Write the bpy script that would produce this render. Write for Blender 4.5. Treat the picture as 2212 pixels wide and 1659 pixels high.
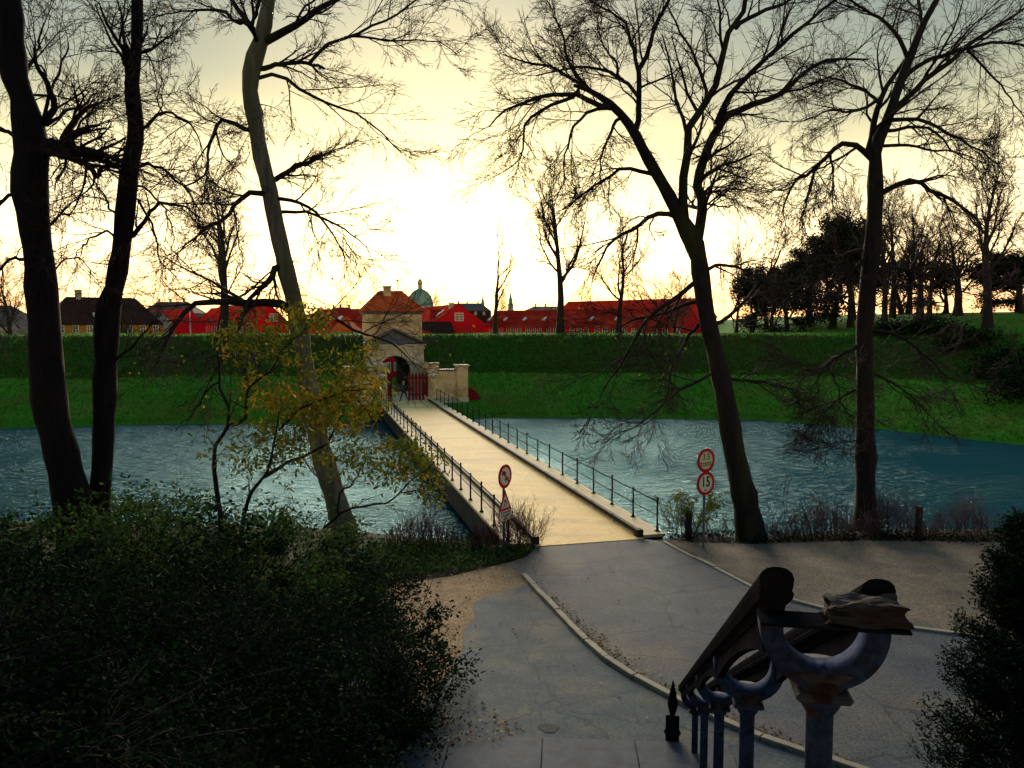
import bpy, bmesh, math, random
import numpy as np
from mathutils import Vector, Matrix, Euler

for o in list(bpy.data.objects):
    bpy.data.objects.remove(o)
scene = bpy.context.scene
COL = scene.collection
R = math.radians

# ------------------------------------------------------------------ camera
F, CX, CY, HORIZON, EYE = 1720.0, 1106.0, 829.5, 700.0, 6.8   # measured on a 2212 x 1659 view of the photograph
PITCH = math.atan((CY - HORIZON) / F)
cam_data = bpy.data.cameras.new('camera')
cam = bpy.data.objects.new('camera', cam_data)
COL.objects.link(cam)
cam.location = (0, 0, EYE)
cam.rotation_euler = (math.pi / 2 - PITCH, 0, 0)
cam_data.sensor_width = 36.0
cam_data.lens = F / 2212.0 * 36.0
cam_data.clip_start = 0.05
cam_data.clip_end = 8000
scene.camera = cam

# ------------------------------------------------------------------ light
SUN_EL, SUN_AZ = R(12.0), R(-4.0)          # low sun ahead, behind thin cloud; azimuth measured from +Y towards +X
world = bpy.data.worlds.new('World')
scene.world = world
world.use_nodes = True
wn, wl = world.node_tree.nodes, world.node_tree.links
wn.clear()
w_out = wn.new('ShaderNodeOutputWorld')
w_bg = wn.new('ShaderNodeBackground')
w_sky = wn.new('ShaderNodeTexSky')
w_sky.sky_type = 'NISHITA'
w_sky.sun_disc = False
w_sky.sun_elevation = SUN_EL
w_sky.sun_rotation = SUN_AZ
w_sky.altitude = 0.0
w_sky.air_density = 1.0
w_sky.dust_density = 1.0
w_sky.ozone_density = 1.0
w_bg.inputs['Strength'].default_value = 0.05
w_tint = wn.new('ShaderNodeMix')                 # warm evening tint that also scales the sky strength down
w_tint.data_type = 'RGBA'
w_tint.blend_type = 'MULTIPLY'
w_tint.inputs[0].default_value = 1.0
w_tint.inputs[7].default_value = (0.33, 0.32, 0.231, 1)
wl.new(w_sky.outputs[0], w_tint.inputs[6])
wl.new(w_tint.outputs[2], w_bg.inputs['Color'])
# thin cloud veil, the same all round: bright cream near the horizon, dull teal overhead
w_co = wn.new('ShaderNodeTexCoord')
w_sep = wn.new('ShaderNodeSeparateXYZ')
w_cl = wn.new('ShaderNodeTexNoise')
w_map = wn.new('ShaderNodeMapping')
w_map.inputs['Scale'].default_value = (1.0, 1.0, 4.0)
w_cl.inputs['Scale'].default_value = 2.2
w_cl.inputs['Detail'].default_value = 5.0
wl.new(w_co.outputs['Generated'], w_map.inputs['Vector'])
wl.new(w_map.outputs[0], w_cl.inputs['Vector'])
wl.new(w_co.outputs['Generated'], w_sep.inputs[0])
w_off = wn.new('ShaderNodeMath'); w_off.operation = 'MULTIPLY_ADD'
w_off.inputs[1].default_value = 0.16
wl.new(w_cl.outputs['Fac'], w_off.inputs[0])
w_sub = wn.new('ShaderNodeMath'); w_sub.operation = 'SUBTRACT'
w_sub.inputs[1].default_value = 0.08
wl.new(w_sep.outputs['Z'], w_off.inputs[2])
wl.new(w_off.outputs[0], w_sub.inputs[0])
w_ramp = wn.new('ShaderNodeValToRGB')
w_ramp.color_ramp.interpolation = 'B_SPLINE'
els = w_ramp.color_ramp.elements
els[0].position = 0.0; els[0].color = (0.80, 0.33, 0.13, 1)
els[1].position = 1.0; els[1].color = (0.030, 0.068, 0.12, 1)
for pos, c in ((0.09, (0.85, 0.64, 0.36)), (0.18, (0.34, 0.28, 0.14)), (0.28, (0.050, 0.062, 0.050)), (0.48, (0.030, 0.062, 0.095))):
    q = els.new(pos); q.color = (*c, 1)
wl.new(w_sub.outputs[0], w_ramp.inputs['Fac'])
w_bg2 = wn.new('ShaderNodeBackground')
w_bg2.inputs['Strength'].default_value = 1.0
wl.new(w_ramp.outputs['Color'], w_bg2.inputs['Color'])
w_add = wn.new('ShaderNodeAddShader')
wl.new(w_bg.outputs[0], w_add.inputs[0])
wl.new(w_bg2.outputs[0], w_add.inputs[1])
wl.new(w_add.outputs[0], w_out.inputs['Surface'])

sun_data = bpy.data.lights.new('sun', 'SUN')
sun_data.energy = 3.0
sun_data.angle = R(30)
sun_data.color = (1.0, 0.86, 0.66)
sun = bpy.data.objects.new('sun', sun_data)
COL.objects.link(sun)
sdir = Vector((math.sin(SUN_AZ) * math.cos(SUN_EL), math.cos(SUN_AZ) * math.cos(SUN_EL), math.sin(SUN_EL)))
sun.rotation_euler = sdir.to_track_quat('Z', 'Y').to_euler()
sun.location = (0, 40, 60)

vs = scene.view_settings
vs.view_transform = 'Standard'
vs.look = 'None'
vs.exposure = 1.4
vs.gamma = 1.0
vs.use_curve_mapping = False

# ------------------------------------------------------------------ helpers: view rays
cp, sp = math.cos(PITCH), math.sin(PITCH)
def ray(x, y):
    a, b = (x - CX) / F, (CY - y) / F
    return np.array([a, cp + b * sp, -sp + b * cp])
def at(x, y, Y):                 # the world point seen at (x, y) that stands Y metres ahead
    r = ray(x, y)
    return r * (Y / r[1]) + np.array([0, 0, EYE])
def gp(x, y, z=0.0):             # the point of level z seen at (x, y)
    r = ray(x, y)
    return r * ((z - EYE) / r[2]) + np.array([0, 0, EYE])

# ------------------------------------------------------------------ helpers: materials
def mat(name, c1, c2=None, scale=3.0, rough=0.8, bump=0.0, bscale=None, detail=6.0, c3=None, s3=0.6, t3=0.55, metal=0.0,
        spec=0.10, stretch=(1, 1, 1), coords='world', bdist=0.02, lo=0.35, hi=0.65, w3=0.08, grain=0.0, gscale=45.0, cracks=0.0):
    m = bpy.data.materials.new(name)
    m.use_nodes = True
    nt = m.node_tree
    n, l = nt.nodes, nt.links
    b = n['Principled BSDF']
    b.inputs['Roughness'].default_value = rough
    b.inputs['Metallic'].default_value = metal
    b.inputs['Specular IOR Level'].default_value = spec
    if coords == 'world':
        src = n.new('ShaderNodeNewGeometry').outputs['Position']
    else:
        src = n.new('ShaderNodeTexCoord').outputs['Object']
    mp = n.new('ShaderNodeMapping')
    mp.inputs['Scale'].default_value = stretch
    l.new(src, mp.inputs['Vector'])
    if c2 is None:
        c2 = tuple(x * 0.8 for x in c1)
    tx = n.new('ShaderNodeTexNoise')
    tx.inputs['Scale'].default_value = scale
    tx.inputs['Detail'].default_value = detail
    tx.inputs['Roughness'].default_value = 0.65
    l.new(mp.outputs[0], tx.inputs['Vector'])
    rp = n.new('ShaderNodeValToRGB')
    rp.color_ramp.elements[0].position = lo
    rp.color_ramp.elements[1].position = hi
    rp.color_ramp.elements[0].color = (*c1, 1)
    rp.color_ramp.elements[1].color = (*c2, 1)
    l.new(tx.outputs['Fac'], rp.inputs['Fac'])
    colour = rp.outputs['Color']
    if c3 is not None:
        t2 = n.new('ShaderNodeTexNoise')
        t2.inputs['Scale'].default_value = s3
        t2.inputs['Detail'].default_value = 5.0
        l.new(mp.outputs[0], t2.inputs['Vector'])
        r2 = n.new('ShaderNodeValToRGB')
        r2.color_ramp.elements[0].position = t3 - w3
        r2.color_ramp.elements[1].position = t3 + w3
        l.new(t2.outputs['Fac'], r2.inputs['Fac'])
        mx = n.new('ShaderNodeMix')
        mx.data_type = 'RGBA'
        l.new(r2.outputs['Color'], mx.inputs[0])
        l.new(colour, mx.inputs[6])
        mx.inputs[7].default_value = (*c3, 1)
        colour = mx.outputs[2]
    if cracks > 0:                     # wandering hairline cracks
        wv = n.new('ShaderNodeTexNoise'); wv.inputs['Scale'].default_value = 1.6; wv.inputs['Detail'].default_value = 4.0
        l.new(mp.outputs[0], wv.inputs['Vector'])
        ad = n.new('ShaderNodeMix'); ad.data_type = 'RGBA'; ad.blend_type = 'ADD'; ad.inputs[0].default_value = 0.55
        l.new(mp.outputs[0], ad.inputs[6]); l.new(wv.outputs['Color'], ad.inputs[7])
        vo = n.new('ShaderNodeTexVoronoi'); vo.feature = 'DISTANCE_TO_EDGE'; vo.inputs['Scale'].default_value = cracks
        l.new(ad.outputs[2], vo.inputs['Vector'])
        cr = n.new('ShaderNodeMapRange'); cr.inputs['From Min'].default_value = 0.002; cr.inputs['From Max'].default_value = 0.011
        cr.inputs['To Min'].default_value = 0.62; cr.inputs['To Max'].default_value = 1.0
        l.new(vo.outputs['Distance'], cr.inputs['Value'])
        mc = n.new('ShaderNodeMix'); mc.data_type = 'RGBA'; mc.blend_type = 'MULTIPLY'; mc.inputs[0].default_value = 1.0
        l.new(colour, mc.inputs[6]); l.new(cr.outputs[0], mc.inputs[7])
        colour = mc.outputs[2]
    if grain > 0:                      # fine stony speckle
        tg = n.new('ShaderNodeTexNoise')
        tg.inputs['Scale'].default_value = gscale
        tg.inputs['Detail'].default_value = 3.0
        l.new(mp.outputs[0], tg.inputs['Vector'])
        mr = n.new('ShaderNodeMapRange')
        mr.inputs['From Min'].default_value = 0.35; mr.inputs['From Max'].default_value = 0.65
        mr.inputs['To Min'].default_value = 1.0 - grain; mr.inputs['To Max'].default_value = 1.0 + grain
        l.new(tg.outputs['Fac'], mr.inputs['Value'])
        mg = n.new('ShaderNodeMix'); mg.data_type = 'RGBA'; mg.blend_type = 'MULTIPLY'
        mg.inputs[0].default_value = 1.0
        l.new(colour, mg.inputs[6]); l.new(mr.outputs[0], mg.inputs[7])
        colour = mg.outputs[2]
    l.new(colour, b.inputs['Base Color'])
    if bump > 0:
        tb = n.new('ShaderNodeTexNoise')
        tb.inputs['Scale'].default_value = bscale or scale * 3
        tb.inputs['Detail'].default_value = 5.0
        l.new(mp.outputs[0], tb.inputs['Vector'])
        bp = n.new('ShaderNodeBump')
        bp.inputs['Strength'].default_value = bump
        bp.inputs['Distance'].default_value = bdist
        l.new(tb.outputs['Fac'], bp.inputs['Height'])
        l.new(bp.outputs[0], b.inputs['Normal'])
    return m

M = {}
# ------------------------------------------------------------------ helpers: objects
def tag(o, label=None, cat=None, group=None, kind=None):
    if label: o['label'] = label
    if cat: o['category'] = cat
    if group: o['group'] = group
    if kind: o['kind'] = kind
    return o
def thing(name, label, cat, loc=(0, 0, 0), rz=0.0, group=None):
    o = bpy.data.objects.new(name, None)
    COL.objects.link(o)
    o.location = loc
    o.rotation_euler = (0, 0, rz)
    o.empty_display_size = 0.2
    return tag(o, label, cat, group)
def world_matrix(o):
    m = Matrix.LocRotScale(o.location, o.rotation_euler, o.scale)
    return world_matrix(o.parent) @ m if o.parent else m
def link(name, me, material, parent=None, local=True):
    o = bpy.data.objects.new(name, me)
    COL.objects.link(o)
    if material is not None:
        me.materials.clear()
        for mm in (material if isinstance(material, (list, tuple)) else [material]):
            me.materials.append(mm)
    if parent is not None:
        o.parent = parent
        if not local:                      # the mesh was made in world space
            me.transform(world_matrix(parent).inverted())
    return o
def np_mesh(name, V, faces, smooth=False, idx=None):
    """V (n,3); faces: list of int arrays (m,3) or (m,4)"""
    me = bpy.data.meshes.new(name)
    V = np.asarray(V, np.float32).reshape(-1, 3)
    faces = [np.asarray(f, np.int32) for f in faces if len(f)]
    me.vertices.add(len(V))
    me.vertices.foreach_set('co', V.ravel())
    nl = sum(f.size for f in faces)
    nf = sum(len(f) for f in faces)
    me.loops.add(nl)
    me.loops.foreach_set('vertex_index', np.concatenate([f.ravel() for f in faces]))
    me.polygons.add(nf)
    starts, k = [], 0
    for f in faces:
        starts.append(k + np.arange(len(f)) * f.shape[1])
        k += f.size
    me.polygons.foreach_set('loop_start', np.concatenate(starts).astype(np.int32))
    if smooth:
        me.polygons.foreach_set('use_smooth', np.ones(nf, bool))
    if idx is not None:
        me.polygons.foreach_set('material_index', np.asarray(idx, np.int32))
    me.update(calc_edges=True)
    me.validate()
    return me

class G:
    """collects simple solids into one mesh"""
    def __init__(s): s.v, s.f = [], []
    def add(s, vs_, fs):
        k = len(s.v)
        s.v += [tuple(map(float, p)) for p in vs_]
        s.f += [tuple(i + k for i in f) for f in fs]
        return s
    def box(s, x0, x1, y0, y1, z0, z1):
        v = [(x0, y0, z0), (x1, y0, z0), (x1, y1, z0), (x0, y1, z0), (x0, y0, z1), (x1, y0, z1), (x1, y1, z1), (x0, y1, z1)]
        return s.add(v, [(0, 3, 2, 1), (4, 5, 6, 7), (0, 1, 5, 4), (1, 2, 6, 5), (2, 3, 7, 6), (3, 0, 4, 7)])
    def obox(s, c, ax, ay, az):          # oriented box: centre and three half vectors
        c, ax, ay, az = map(np.array, (c, ax, ay, az))
        v = [c + i * ax + j * ay + k * az for k in (-1, 1) for j in (-1, 1) for i in (-1, 1)]
        return s.add(v, [(0, 2, 3, 1), (4, 5, 7, 6), (0, 1, 5, 4), (1, 3, 7, 5), (3, 2, 6, 7), (2, 0, 4, 6)])
    def prism(s, poly, vec):             # closed polygon (3-D points) extruded along vec
        n = len(poly)
        a = [np.array(p, float) for p in poly]
        b = [p + np.array(vec, float) for p in a]
        return s.add(a + b, [tuple(range(n))[::-1], tuple(range(n, 2 * n))] + [(i, (i + 1) % n, n + (i + 1) % n, n + i) for i in range(n)])
    def tube(s, pts, rad, n=8, caps=True):
        pts = [np.array(p, float) for p in pts]
        if not hasattr(rad, '__len__'): rad = [rad] * len(pts)
        k = len(pts)
        vs_ = []
        d0 = pts[-1] - pts[0]
        ref = np.array((0, 0, 1.0)) if abs(d0[2]) < 0.7 * (np.linalg.norm(d0) + 1e-9) else np.array((1.0, 0, 0))
        for i in range(k):
            t = pts[min(i + 1, k - 1)] - pts[max(i - 1, 0)]
            t = t / (np.linalg.norm(t) + 1e-9)
            u = np.cross(t, ref); u /= np.linalg.norm(u) + 1e-9
            w = np.cross(u, t)
            for j in range(n):
                a = 2 * math.pi * j / n
                vs_.append(pts[i] + rad[i] * (math.cos(a) * u + math.sin(a) * w))
        fs = [(i * n + j, i * n + (j + 1) % n, (i + 1) * n + (j + 1) % n, (i + 1) * n + j) for i in range(k - 1) for j in range(n)]
        if caps:
            fs += [tuple(range(n))[::-1], tuple(range((k - 1) * n, k * n))]
        return s.add(vs_, fs)
    def lathe(s, prof, n=16, c=(0, 0, 0)):  # (radius, z) rows
        vs_ = [(c[0] + r * math.cos(2 * math.pi * j / n), c[1] + r * math.sin(2 * math.pi * j / n), c[2] + z) for r, z in prof for j in range(n)]
        k = len(prof)
        fs = [(i * n + j, i * n + (j + 1) % n, (i + 1) * n + (j + 1) % n, (i + 1) * n + j) for i in range(k - 1) for j in range(n)]
        fs += [tuple(range(n))[::-1], tuple(range((k - 1) * n, k * n))]
        return s.add(vs_, fs)
    def mesh(s, name, smooth=False):
        me = bpy.data.meshes.new(name)
        me.from_pydata(s.v, [], s.f)
        if smooth:
            me.polygons.foreach_set('use_smooth', np.ones(len(me.polygons), bool))
        me.update()
        return me
    def build(s, name, material, parent=None, local=True, smooth=False, bevel=0.0):
        me = s.mesh(name, smooth)
        if bevel:
            bm = bmesh.new(); bm.from_mesh(me)
            bmesh.ops.remove_doubles(bm, verts=bm.verts, dist=1e-5)
            bmesh.ops.bevel(bm, geom=bm.edges[:], offset=bevel, segments=1, affect='EDGES', clamp_overlap=True)
            bm.to_mesh(me); bm.free()
        return link(name, me, material, parent, local)
def struct(name, me, material, label=None):
    o = link(name, me, material)
    o['kind'] = 'structure'
    if label: o['label'] = label
    return o
def stuff(name, me, material, label, cat, parent=None, local=True):
    o = link(name, me, material, parent, local)
    o['kind'] = 'stuff'
    if parent is None:
        o['label'] = label; o['category'] = cat
    return o
def copy_thing(o, loc=None, rz=None, scale=None, label=None):
    c = o.copy(); COL.objects.link(c)
    if loc is not None: c.location = loc
    if rz is not None: c.rotation_euler = (0, 0, rz)
    if scale is not None: c.scale = scale
    if label: c['label'] = label
    for ch in list(o.children):
        d = ch.copy(); COL.objects.link(d); d.parent = c
        for g in list(ch.children):
            e = g.copy(); COL.objects.link(e); e.parent = d
    return c
def smoothstep(a, b, x):
    t = np.clip((x - a) / (b - a), 0, 1)
    return t * t * (3 - 2 * t)
_ns = np.random.RandomState(3)
_oct = [(_ns.uniform(-1, 1, (6, 2)), _ns.uniform(0, 6.28, 6)) for _ in range(4)]
def bumps(X, Y, scale=1.0):               # cheap smooth unevenness, about -1..1
    z = 0
    for k, (d, p) in enumerate(_oct):
        f = scale * 2.1 ** k
        for (a, b), q in zip(d, p):
            z = z + np.sin(f * (a * X + b * Y) * 3 + q) * 0.5 ** k / 6
    return z
def grid_mesh(name, xs, ys, zf, smooth=True, keep=None):
    X, Y = np.meshgrid(xs, ys)
    Z = zf(X, Y)
    V = np.stack([X, Y, Z], -1).reshape(-1, 3)
    nx, ny = len(xs), len(ys)
    i, j = np.meshgrid(np.arange(nx - 1), np.arange(ny - 1))
    a = (j * nx + i).ravel()
    Q = np.stack([a, a + 1, a + nx + 1, a + nx], 1)
    if keep is not None:
        cx = V[Q].mean(1)
        Q = Q[keep(cx)]
    return np_mesh(name, V, [Q], smooth)
# ------------------------------------------------------------------ materials
M['asphalt'] = mat('asphalt', (0.070, 0.080, 0.098), (0.115, 0.120, 0.125), scale=1.2, rough=0.85, bump=0.35, bscale=60, c3=(0.19, 0.16, 0.115), s3=0.35, t3=0.63, w3=0.14, bdist=0.01, grain=0.30, gscale=22, cracks=0.30)
M['pavement'] = mat('pavement', (0.055, 0.075, 0.092), (0.095, 0.115, 0.118), scale=1.6, rough=0.85, bump=0.3, bscale=55, c3=(0.15, 0.135, 0.10), s3=0.8, t3=0.62, w3=0.12, bdist=0.01, grain=0.26, gscale=22, cracks=0.36)
M['sand'] = mat('sandy_earth', (0.33, 0.22, 0.12), (0.22, 0.14, 0.075), scale=2.5, rough=0.95, bump=0.5, bscale=30, bdist=0.02, grain=0.5, gscale=18)
M['kerbstone'] = mat('kerb_stone', (0.42, 0.36, 0.26), (0.28, 0.24, 0.18), scale=6, rough=0.85, bump=0.4, bscale=40, bdist=0.006)
M['slab'] = mat('stair_slab', (0.10, 0.115, 0.135), (0.06, 0.068, 0.08), scale=3, rough=0.8, bump=0.4, bscale=35, bdist=0.008)
M['earth'] = mat('bank_earth', (0.014, 0.018, 0.008), (0.030, 0.024, 0.014), scale=2, rough=0.95, bump=0.8, bscale=9, bdist=0.06)
M['lawn'] = mat('rampart_turf', (0.028, 0.170, 0.009), (0.062, 0.200, 0.014), scale=0.7, rough=0.95, bump=0.8, bscale=5, bdist=0.10, c3=(0.075, 0.130, 0.016), s3=0.22, t3=0.56, w3=0.10, spec=0.05)
M['city_ground'] = mat('courtyard_ground', (0.20, 0.17, 0.13), (0.10, 0.11, 0.06), scale=0.15, rough=0.95)
M['deck'] = mat('bridge_deck_surface', (0.88, 0.62, 0.23), (0.82, 0.54, 0.18), scale=0.9, rough=0.75, bump=0.3, bscale=22, stretch=(0.6, 1.6, 1), c3=(0.60, 0.40, 0.18), s3=0.5, t3=0.62, w3=0.12, bdist=0.008, grain=0.16, gscale=9)
M['walk'] = mat('bridge_walk_concrete', (0.78, 0.62, 0.36), (0.68, 0.53, 0.30), scale=1.5, rough=0.8, bump=0.2, bscale=30, bdist=0.006, c3=(0.28, 0.28, 0.12), s3=1.3, t3=0.68)
M['girder'] = mat('tarred_girder', (0.012, 0.012, 0.016), (0.03, 0.028, 0.026), scale=3, rough=0.7)
M['tar_timber'] = mat('tarred_timber', (0.020, 0.017, 0.016), (0.05, 0.042, 0.035), scale=7, rough=0.75, bump=0.4, bscale=25)
M['iron'] = mat('black_iron', (0.010, 0.012, 0.018), (0.020, 0.021, 0.026), scale=10, rough=0.95, spec=0.02)
M['galv'] = mat('galvanised_post', (0.14, 0.17, 0.21), (0.09, 0.11, 0.14), scale=8, rough=0.5, metal=0.3)
M['stucco'] = mat('ochre_stucco', (0.74, 0.55, 0.30), (0.60, 0.43, 0.21), scale=2.2, rough=0.9, bump=0.3, bscale=18, c3=(0.26, 0.17, 0.085), s3=0.55, t3=0.60, w3=0.10)
M['stone'] = mat('grey_sandstone', (0.60, 0.54, 0.40), (0.48, 0.42, 0.31), scale=2.0, rough=0.85, bump=0.3, bscale=20, c3=(0.24, 0.21, 0.17), s3=0.7, t3=0.62)
M['slate'] = mat('lead_sheet', (0.075, 0.085, 0.10), (0.13, 0.14, 0.16), scale=4, rough=0.6)
M['tile'] = mat('orange_roof_tile', (0.68, 0.15, 0.03), (0.50, 0.085, 0.02), scale=3.2, rough=0.8, bump=0.2, bscale=30, c3=(0.27, 0.045, 0.018), s3=1.4, t3=0.60)
M['tile_dark'] = mat('dark_red_roof_tile', (0.38, 0.030, 0.018), (0.27, 0.018, 0.014), scale=0.9, rough=1.0, spec=0.0, bump=0.3, bscale=5, stretch=(1, 1, 3), c3=(0.46, 0.06, 0.028), s3=0.25, t3=0.58)
M['tile_bright'] = mat('bright_red_roof_tile', (0.62, 0.045, 0.022), (0.48, 0.03, 0.016), scale=0.9, rough=1.0, spec=0.0, bump=0.2, bscale=5)
M['tile_brown'] = mat('brown_roof_tile', (0.045, 0.020, 0.015), (0.030, 0.014, 0.011), scale=0.9, rough=0.85)
M['redwall'] = mat('red_limewash', (0.80, 0.010, 0.020), (0.72, 0.008, 0.016), scale=0.6, rough=0.85)
M['yellowwall'] = mat('yellow_limewash', (0.42, 0.22, 0.04), (0.36, 0.18, 0.03), scale=0.6, rough=0.9)
M['white'] = mat('white_paint', (0.80, 0.78, 0.72), (0.70, 0.68, 0.62), scale=6, rough=0.6)
M['glass'] = mat('window_glass', (0.02, 0.022, 0.028), (0.03, 0.032, 0.04), scale=2, rough=0.08, spec=0.8)
M['redwood'] = mat('dark_red_painted_wood', (0.20, 0.006, 0.012), (0.13, 0.004, 0.009), scale=5, rough=0.6, stretch=(4, 4, 0.6))
M['darkwood'] = mat('dark_door_wood', (0.035, 0.04, 0.045), (0.02, 0.022, 0.026), scale=5, rough=0.7)
M['vault'] = mat('dark_vault_brick', (0.05, 0.045, 0.045), (0.03, 0.028, 0.03), scale=3, rough=0.9, bump=0.3)  # dark brick with a slight random mottle
M['copper'] = mat('verdigris_copper', (0.16, 0.34, 0.28), (0.09, 0.22, 0.20), scale=0.25, rough=0.7, c3=(0.30, 0.40, 0.30), s3=0.12, t3=0.6)
M['gold'] = mat('gilded_metal', (0.65, 0.50, 0.22), (0.55, 0.42, 0.18), scale=1, rough=0.35, metal=0.6)
M['palewall'] = mat('pale_far_wall', (0.42, 0.40, 0.36), (0.34, 0.32, 0.30), scale=0.1, rough=0.9)
M['farroof'] = mat('far_slate_roof', (0.075, 0.080, 0.10), (0.10, 0.095, 0.10), scale=0.08, rough=0.8)
M['farroof2'] = mat('far_tile_roof', (0.14, 0.075, 0.06), (0.10, 0.06, 0.055), scale=0.08, rough=0.85)

# water: dark body, wind-rippled surface
def water_material():
    m = bpy.data.materials.new('moat_water')
    m.use_nodes = True
    n, l = m.node_tree.nodes, m.node_tree.links
    n.remove(n['Principled BSDF'])
    body = n.new('ShaderNodeBsdfDiffuse'); body.inputs['Color'].default_value = (0.005, 0.050, 0.075, 1)
    gl = n.new('ShaderNodeBsdfGlossy'); gl.inputs['Color'].default_value = (0.42, 0.66, 0.70, 1); gl.inputs['Roughness'].default_value = 0.16
    fr = n.new('ShaderNodeFresnel'); fr.inputs['IOR'].default_value = 1.33
    ms = n.new('ShaderNodeMixShader')
    l.new(fr.outputs[0], ms.inputs[0]); l.new(body.outputs[0], ms.inputs[1]); l.new(gl.outputs[0], ms.inputs[2])
    l.new(ms.outputs[0], n['Material Output'].inputs['Surface'])
    g = n.new('ShaderNodeNewGeometry')
    mp = n.new('ShaderNodeMapping')
    mp.inputs['Rotation'].default_value = (0, 0, R(9))
    mp.inputs['Scale'].default_value = (0.42, 1.5, 1)
    l.new(g.outputs['Position'], mp.inputs['Vector'])
    t1 = n.new('ShaderNodeTexNoise'); t1.inputs['Scale'].default_value = 2.0; t1.inputs['Detail'].default_value = 4; t1.inputs['Roughness'].default_value = 0.62; t1.inputs['Distortion'].default_value = 0.15
    l.new(mp.outputs[0], t1.inputs['Vector'])
    t2 = n.new('ShaderNodeTexNoise'); t2.inputs['Scale'].default_value = 0.12; t2.inputs['Detail'].default_value = 2
    l.new(g.outputs['Position'], t2.inputs['Vector'])
    rp = n.new('ShaderNodeMapRange'); rp.inputs['From Min'].default_value = 0.35; rp.inputs['From Max'].default_value = 0.65; rp.inputs['To Min'].default_value = 0.55; rp.inputs['To Max'].default_value = 1.0
    l.new(t2.outputs['Fac'], rp.inputs['Value'])
    bp = n.new('ShaderNodeBump'); bp.inputs['Distance'].default_value = 0.8
    l.new(rp.outputs[0], bp.inputs['Strength'])
    l.new(t1.outputs['Fac'], bp.inputs['Height'])
    for q in (body, gl, fr): l.new(bp.outputs[0], q.inputs['Normal'])
    return m
M['water'] = water_material()

# ------------------------------------------------------------------ setting: ground, water, banks
WATER_Z = -1.3
FAR_SHORE = np.array([(-400, 30), (-160, 46), (-60, 60), (-39.75, 61.4), (-27.7, 64.3), (-14, 64.9), (-11, 66.8), (-2, 68.4), (7.8, 68.6), (15.6, 67.9), (21, 66.6), (25.5, 64), (29, 60.2), (34.3, 53), (42, 44), (55, 37), (90, 34), (400, 30)], float)
NEAR_X = [-400, -80, -20, -6, -1, 0.8, 4.5, 6, 15, 30, 80, 400]
NEAR_Y = [34, 31, 28.5, 27.2, 25.5, 24.6, 25.8, 26.2, 27.2, 26, 25, 25]
def shore_dist(X, Y):
    d = np.full(X.shape, 1e9)
    for (ax, ay), (bx, by) in zip(FAR_SHORE[:-1], FAR_SHORE[1:]):
        vx, vy = bx - ax, by - ay
        t = np.clip(((X - ax) * vx + (Y - ay) * vy) / (vx * vx + vy * vy), 0, 1)
        d = np.minimum(d, np.hypot(X - ax - t * vx, Y - ay - t * vy))
    return np.where(Y > np.interp(X, FAR_SHORE[:, 0], FAR_SHORE[:, 1]), d, -d)
BR = R(14.33)                                     # the bridge runs to the left as it goes away
BO = np.array([2.465, 24.35, 0.0])                # middle of its near end
bex, bey = np.array([math.cos(BR), math.sin(BR), 0]), np.array([-math.sin(BR), math.cos(BR), 0])
def bl(x, y, z=0.0):                              # bridge frame to world
    return BO + bex * x + bey * y + np.array([0, 0, z])
def rampart_z(lx, ly):
    W = BO[:, None, None] + bex[:, None, None] * lx + bey[:, None, None] * ly
    X, Y = W[0], W[1]
    s = shore_dist(X, Y)
    z = np.interp(s, [-3, 0, 0.25, 8.2, 9.6, 11.5, 18.5, 20, 27, 36, 48, 400], [-2.6, -1.35, -1.0, 1.55, 1.95, 2.0, 5.45, 5.68, 5.68, 2.0, 0.5, 0.3])
    z = z + bumps(X, Y, 0.16) * 0.15 * smoothstep(0.5, 4, s)
    # the bastion on the right stands higher and its lawn keeps rising
    b = smoothstep(20, 42, X) * smoothstep(17, 24, s)
    z = z * (1 - b) + b * np.maximum(z, 5.9 + 0.9 * smoothstep(20, 60, s) + 1.6 * smoothstep(34, 60, X) * smoothstep(14, 22, s))
    # roadway through the gate
    cut = (np.abs(lx) < np.where(ly > 70.8, 11.0, 2.68)) & (ly < 100) & (ly > 45.5)
    z = np.where((np.abs(lx) < 2.9) & (ly <= 45.5), np.minimum(z, -1.6), z)
    z = np.where(cut, -0.04, z)
    return z
xs = np.unique(np.concatenate([np.linspace(-260, -60, 30), np.linspace(-60, -3.4, 70), [-2.9, -2.72, -2.66, -1.3, 0, 1.3, 2.66, 2.72, 2.9], np.linspace(3.4, 60, 70), np.linspace(60, 260, 30)]))
ys = np.unique(np.concatenate([np.linspace(-10, 34, 40), np.linspace(34, 80, 72), np.linspace(80, 140, 40)]))
me = grid_mesh('rampart', xs, ys, rampart_z)
me.transform(Matrix.Translation(Vector(BO)) @ Matrix.Rotation(BR, 4, 'Z'))
def drop_sunken(me, z):
    bm = bmesh.new(); bm.from_mesh(me)
    bmesh.ops.delete(bm, geom=[f for f in bm.faces if max(v.co.z for v in f.verts) < z], context='FACES')
    bm.to_mesh(me); bm.free()
drop_sunken(me, WATER_Z - 0.6)
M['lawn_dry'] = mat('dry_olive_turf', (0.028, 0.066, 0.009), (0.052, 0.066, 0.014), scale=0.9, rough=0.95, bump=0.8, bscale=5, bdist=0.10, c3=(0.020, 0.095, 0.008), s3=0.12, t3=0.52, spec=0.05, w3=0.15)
pc = np.array([p.center for p in me.polygons])
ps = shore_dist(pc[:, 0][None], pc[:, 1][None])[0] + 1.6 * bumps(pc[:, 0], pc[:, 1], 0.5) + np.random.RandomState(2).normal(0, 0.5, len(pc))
dry_slope = ((ps > 10.8) & (ps < 18.9)).astype(np.int32)
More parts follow.
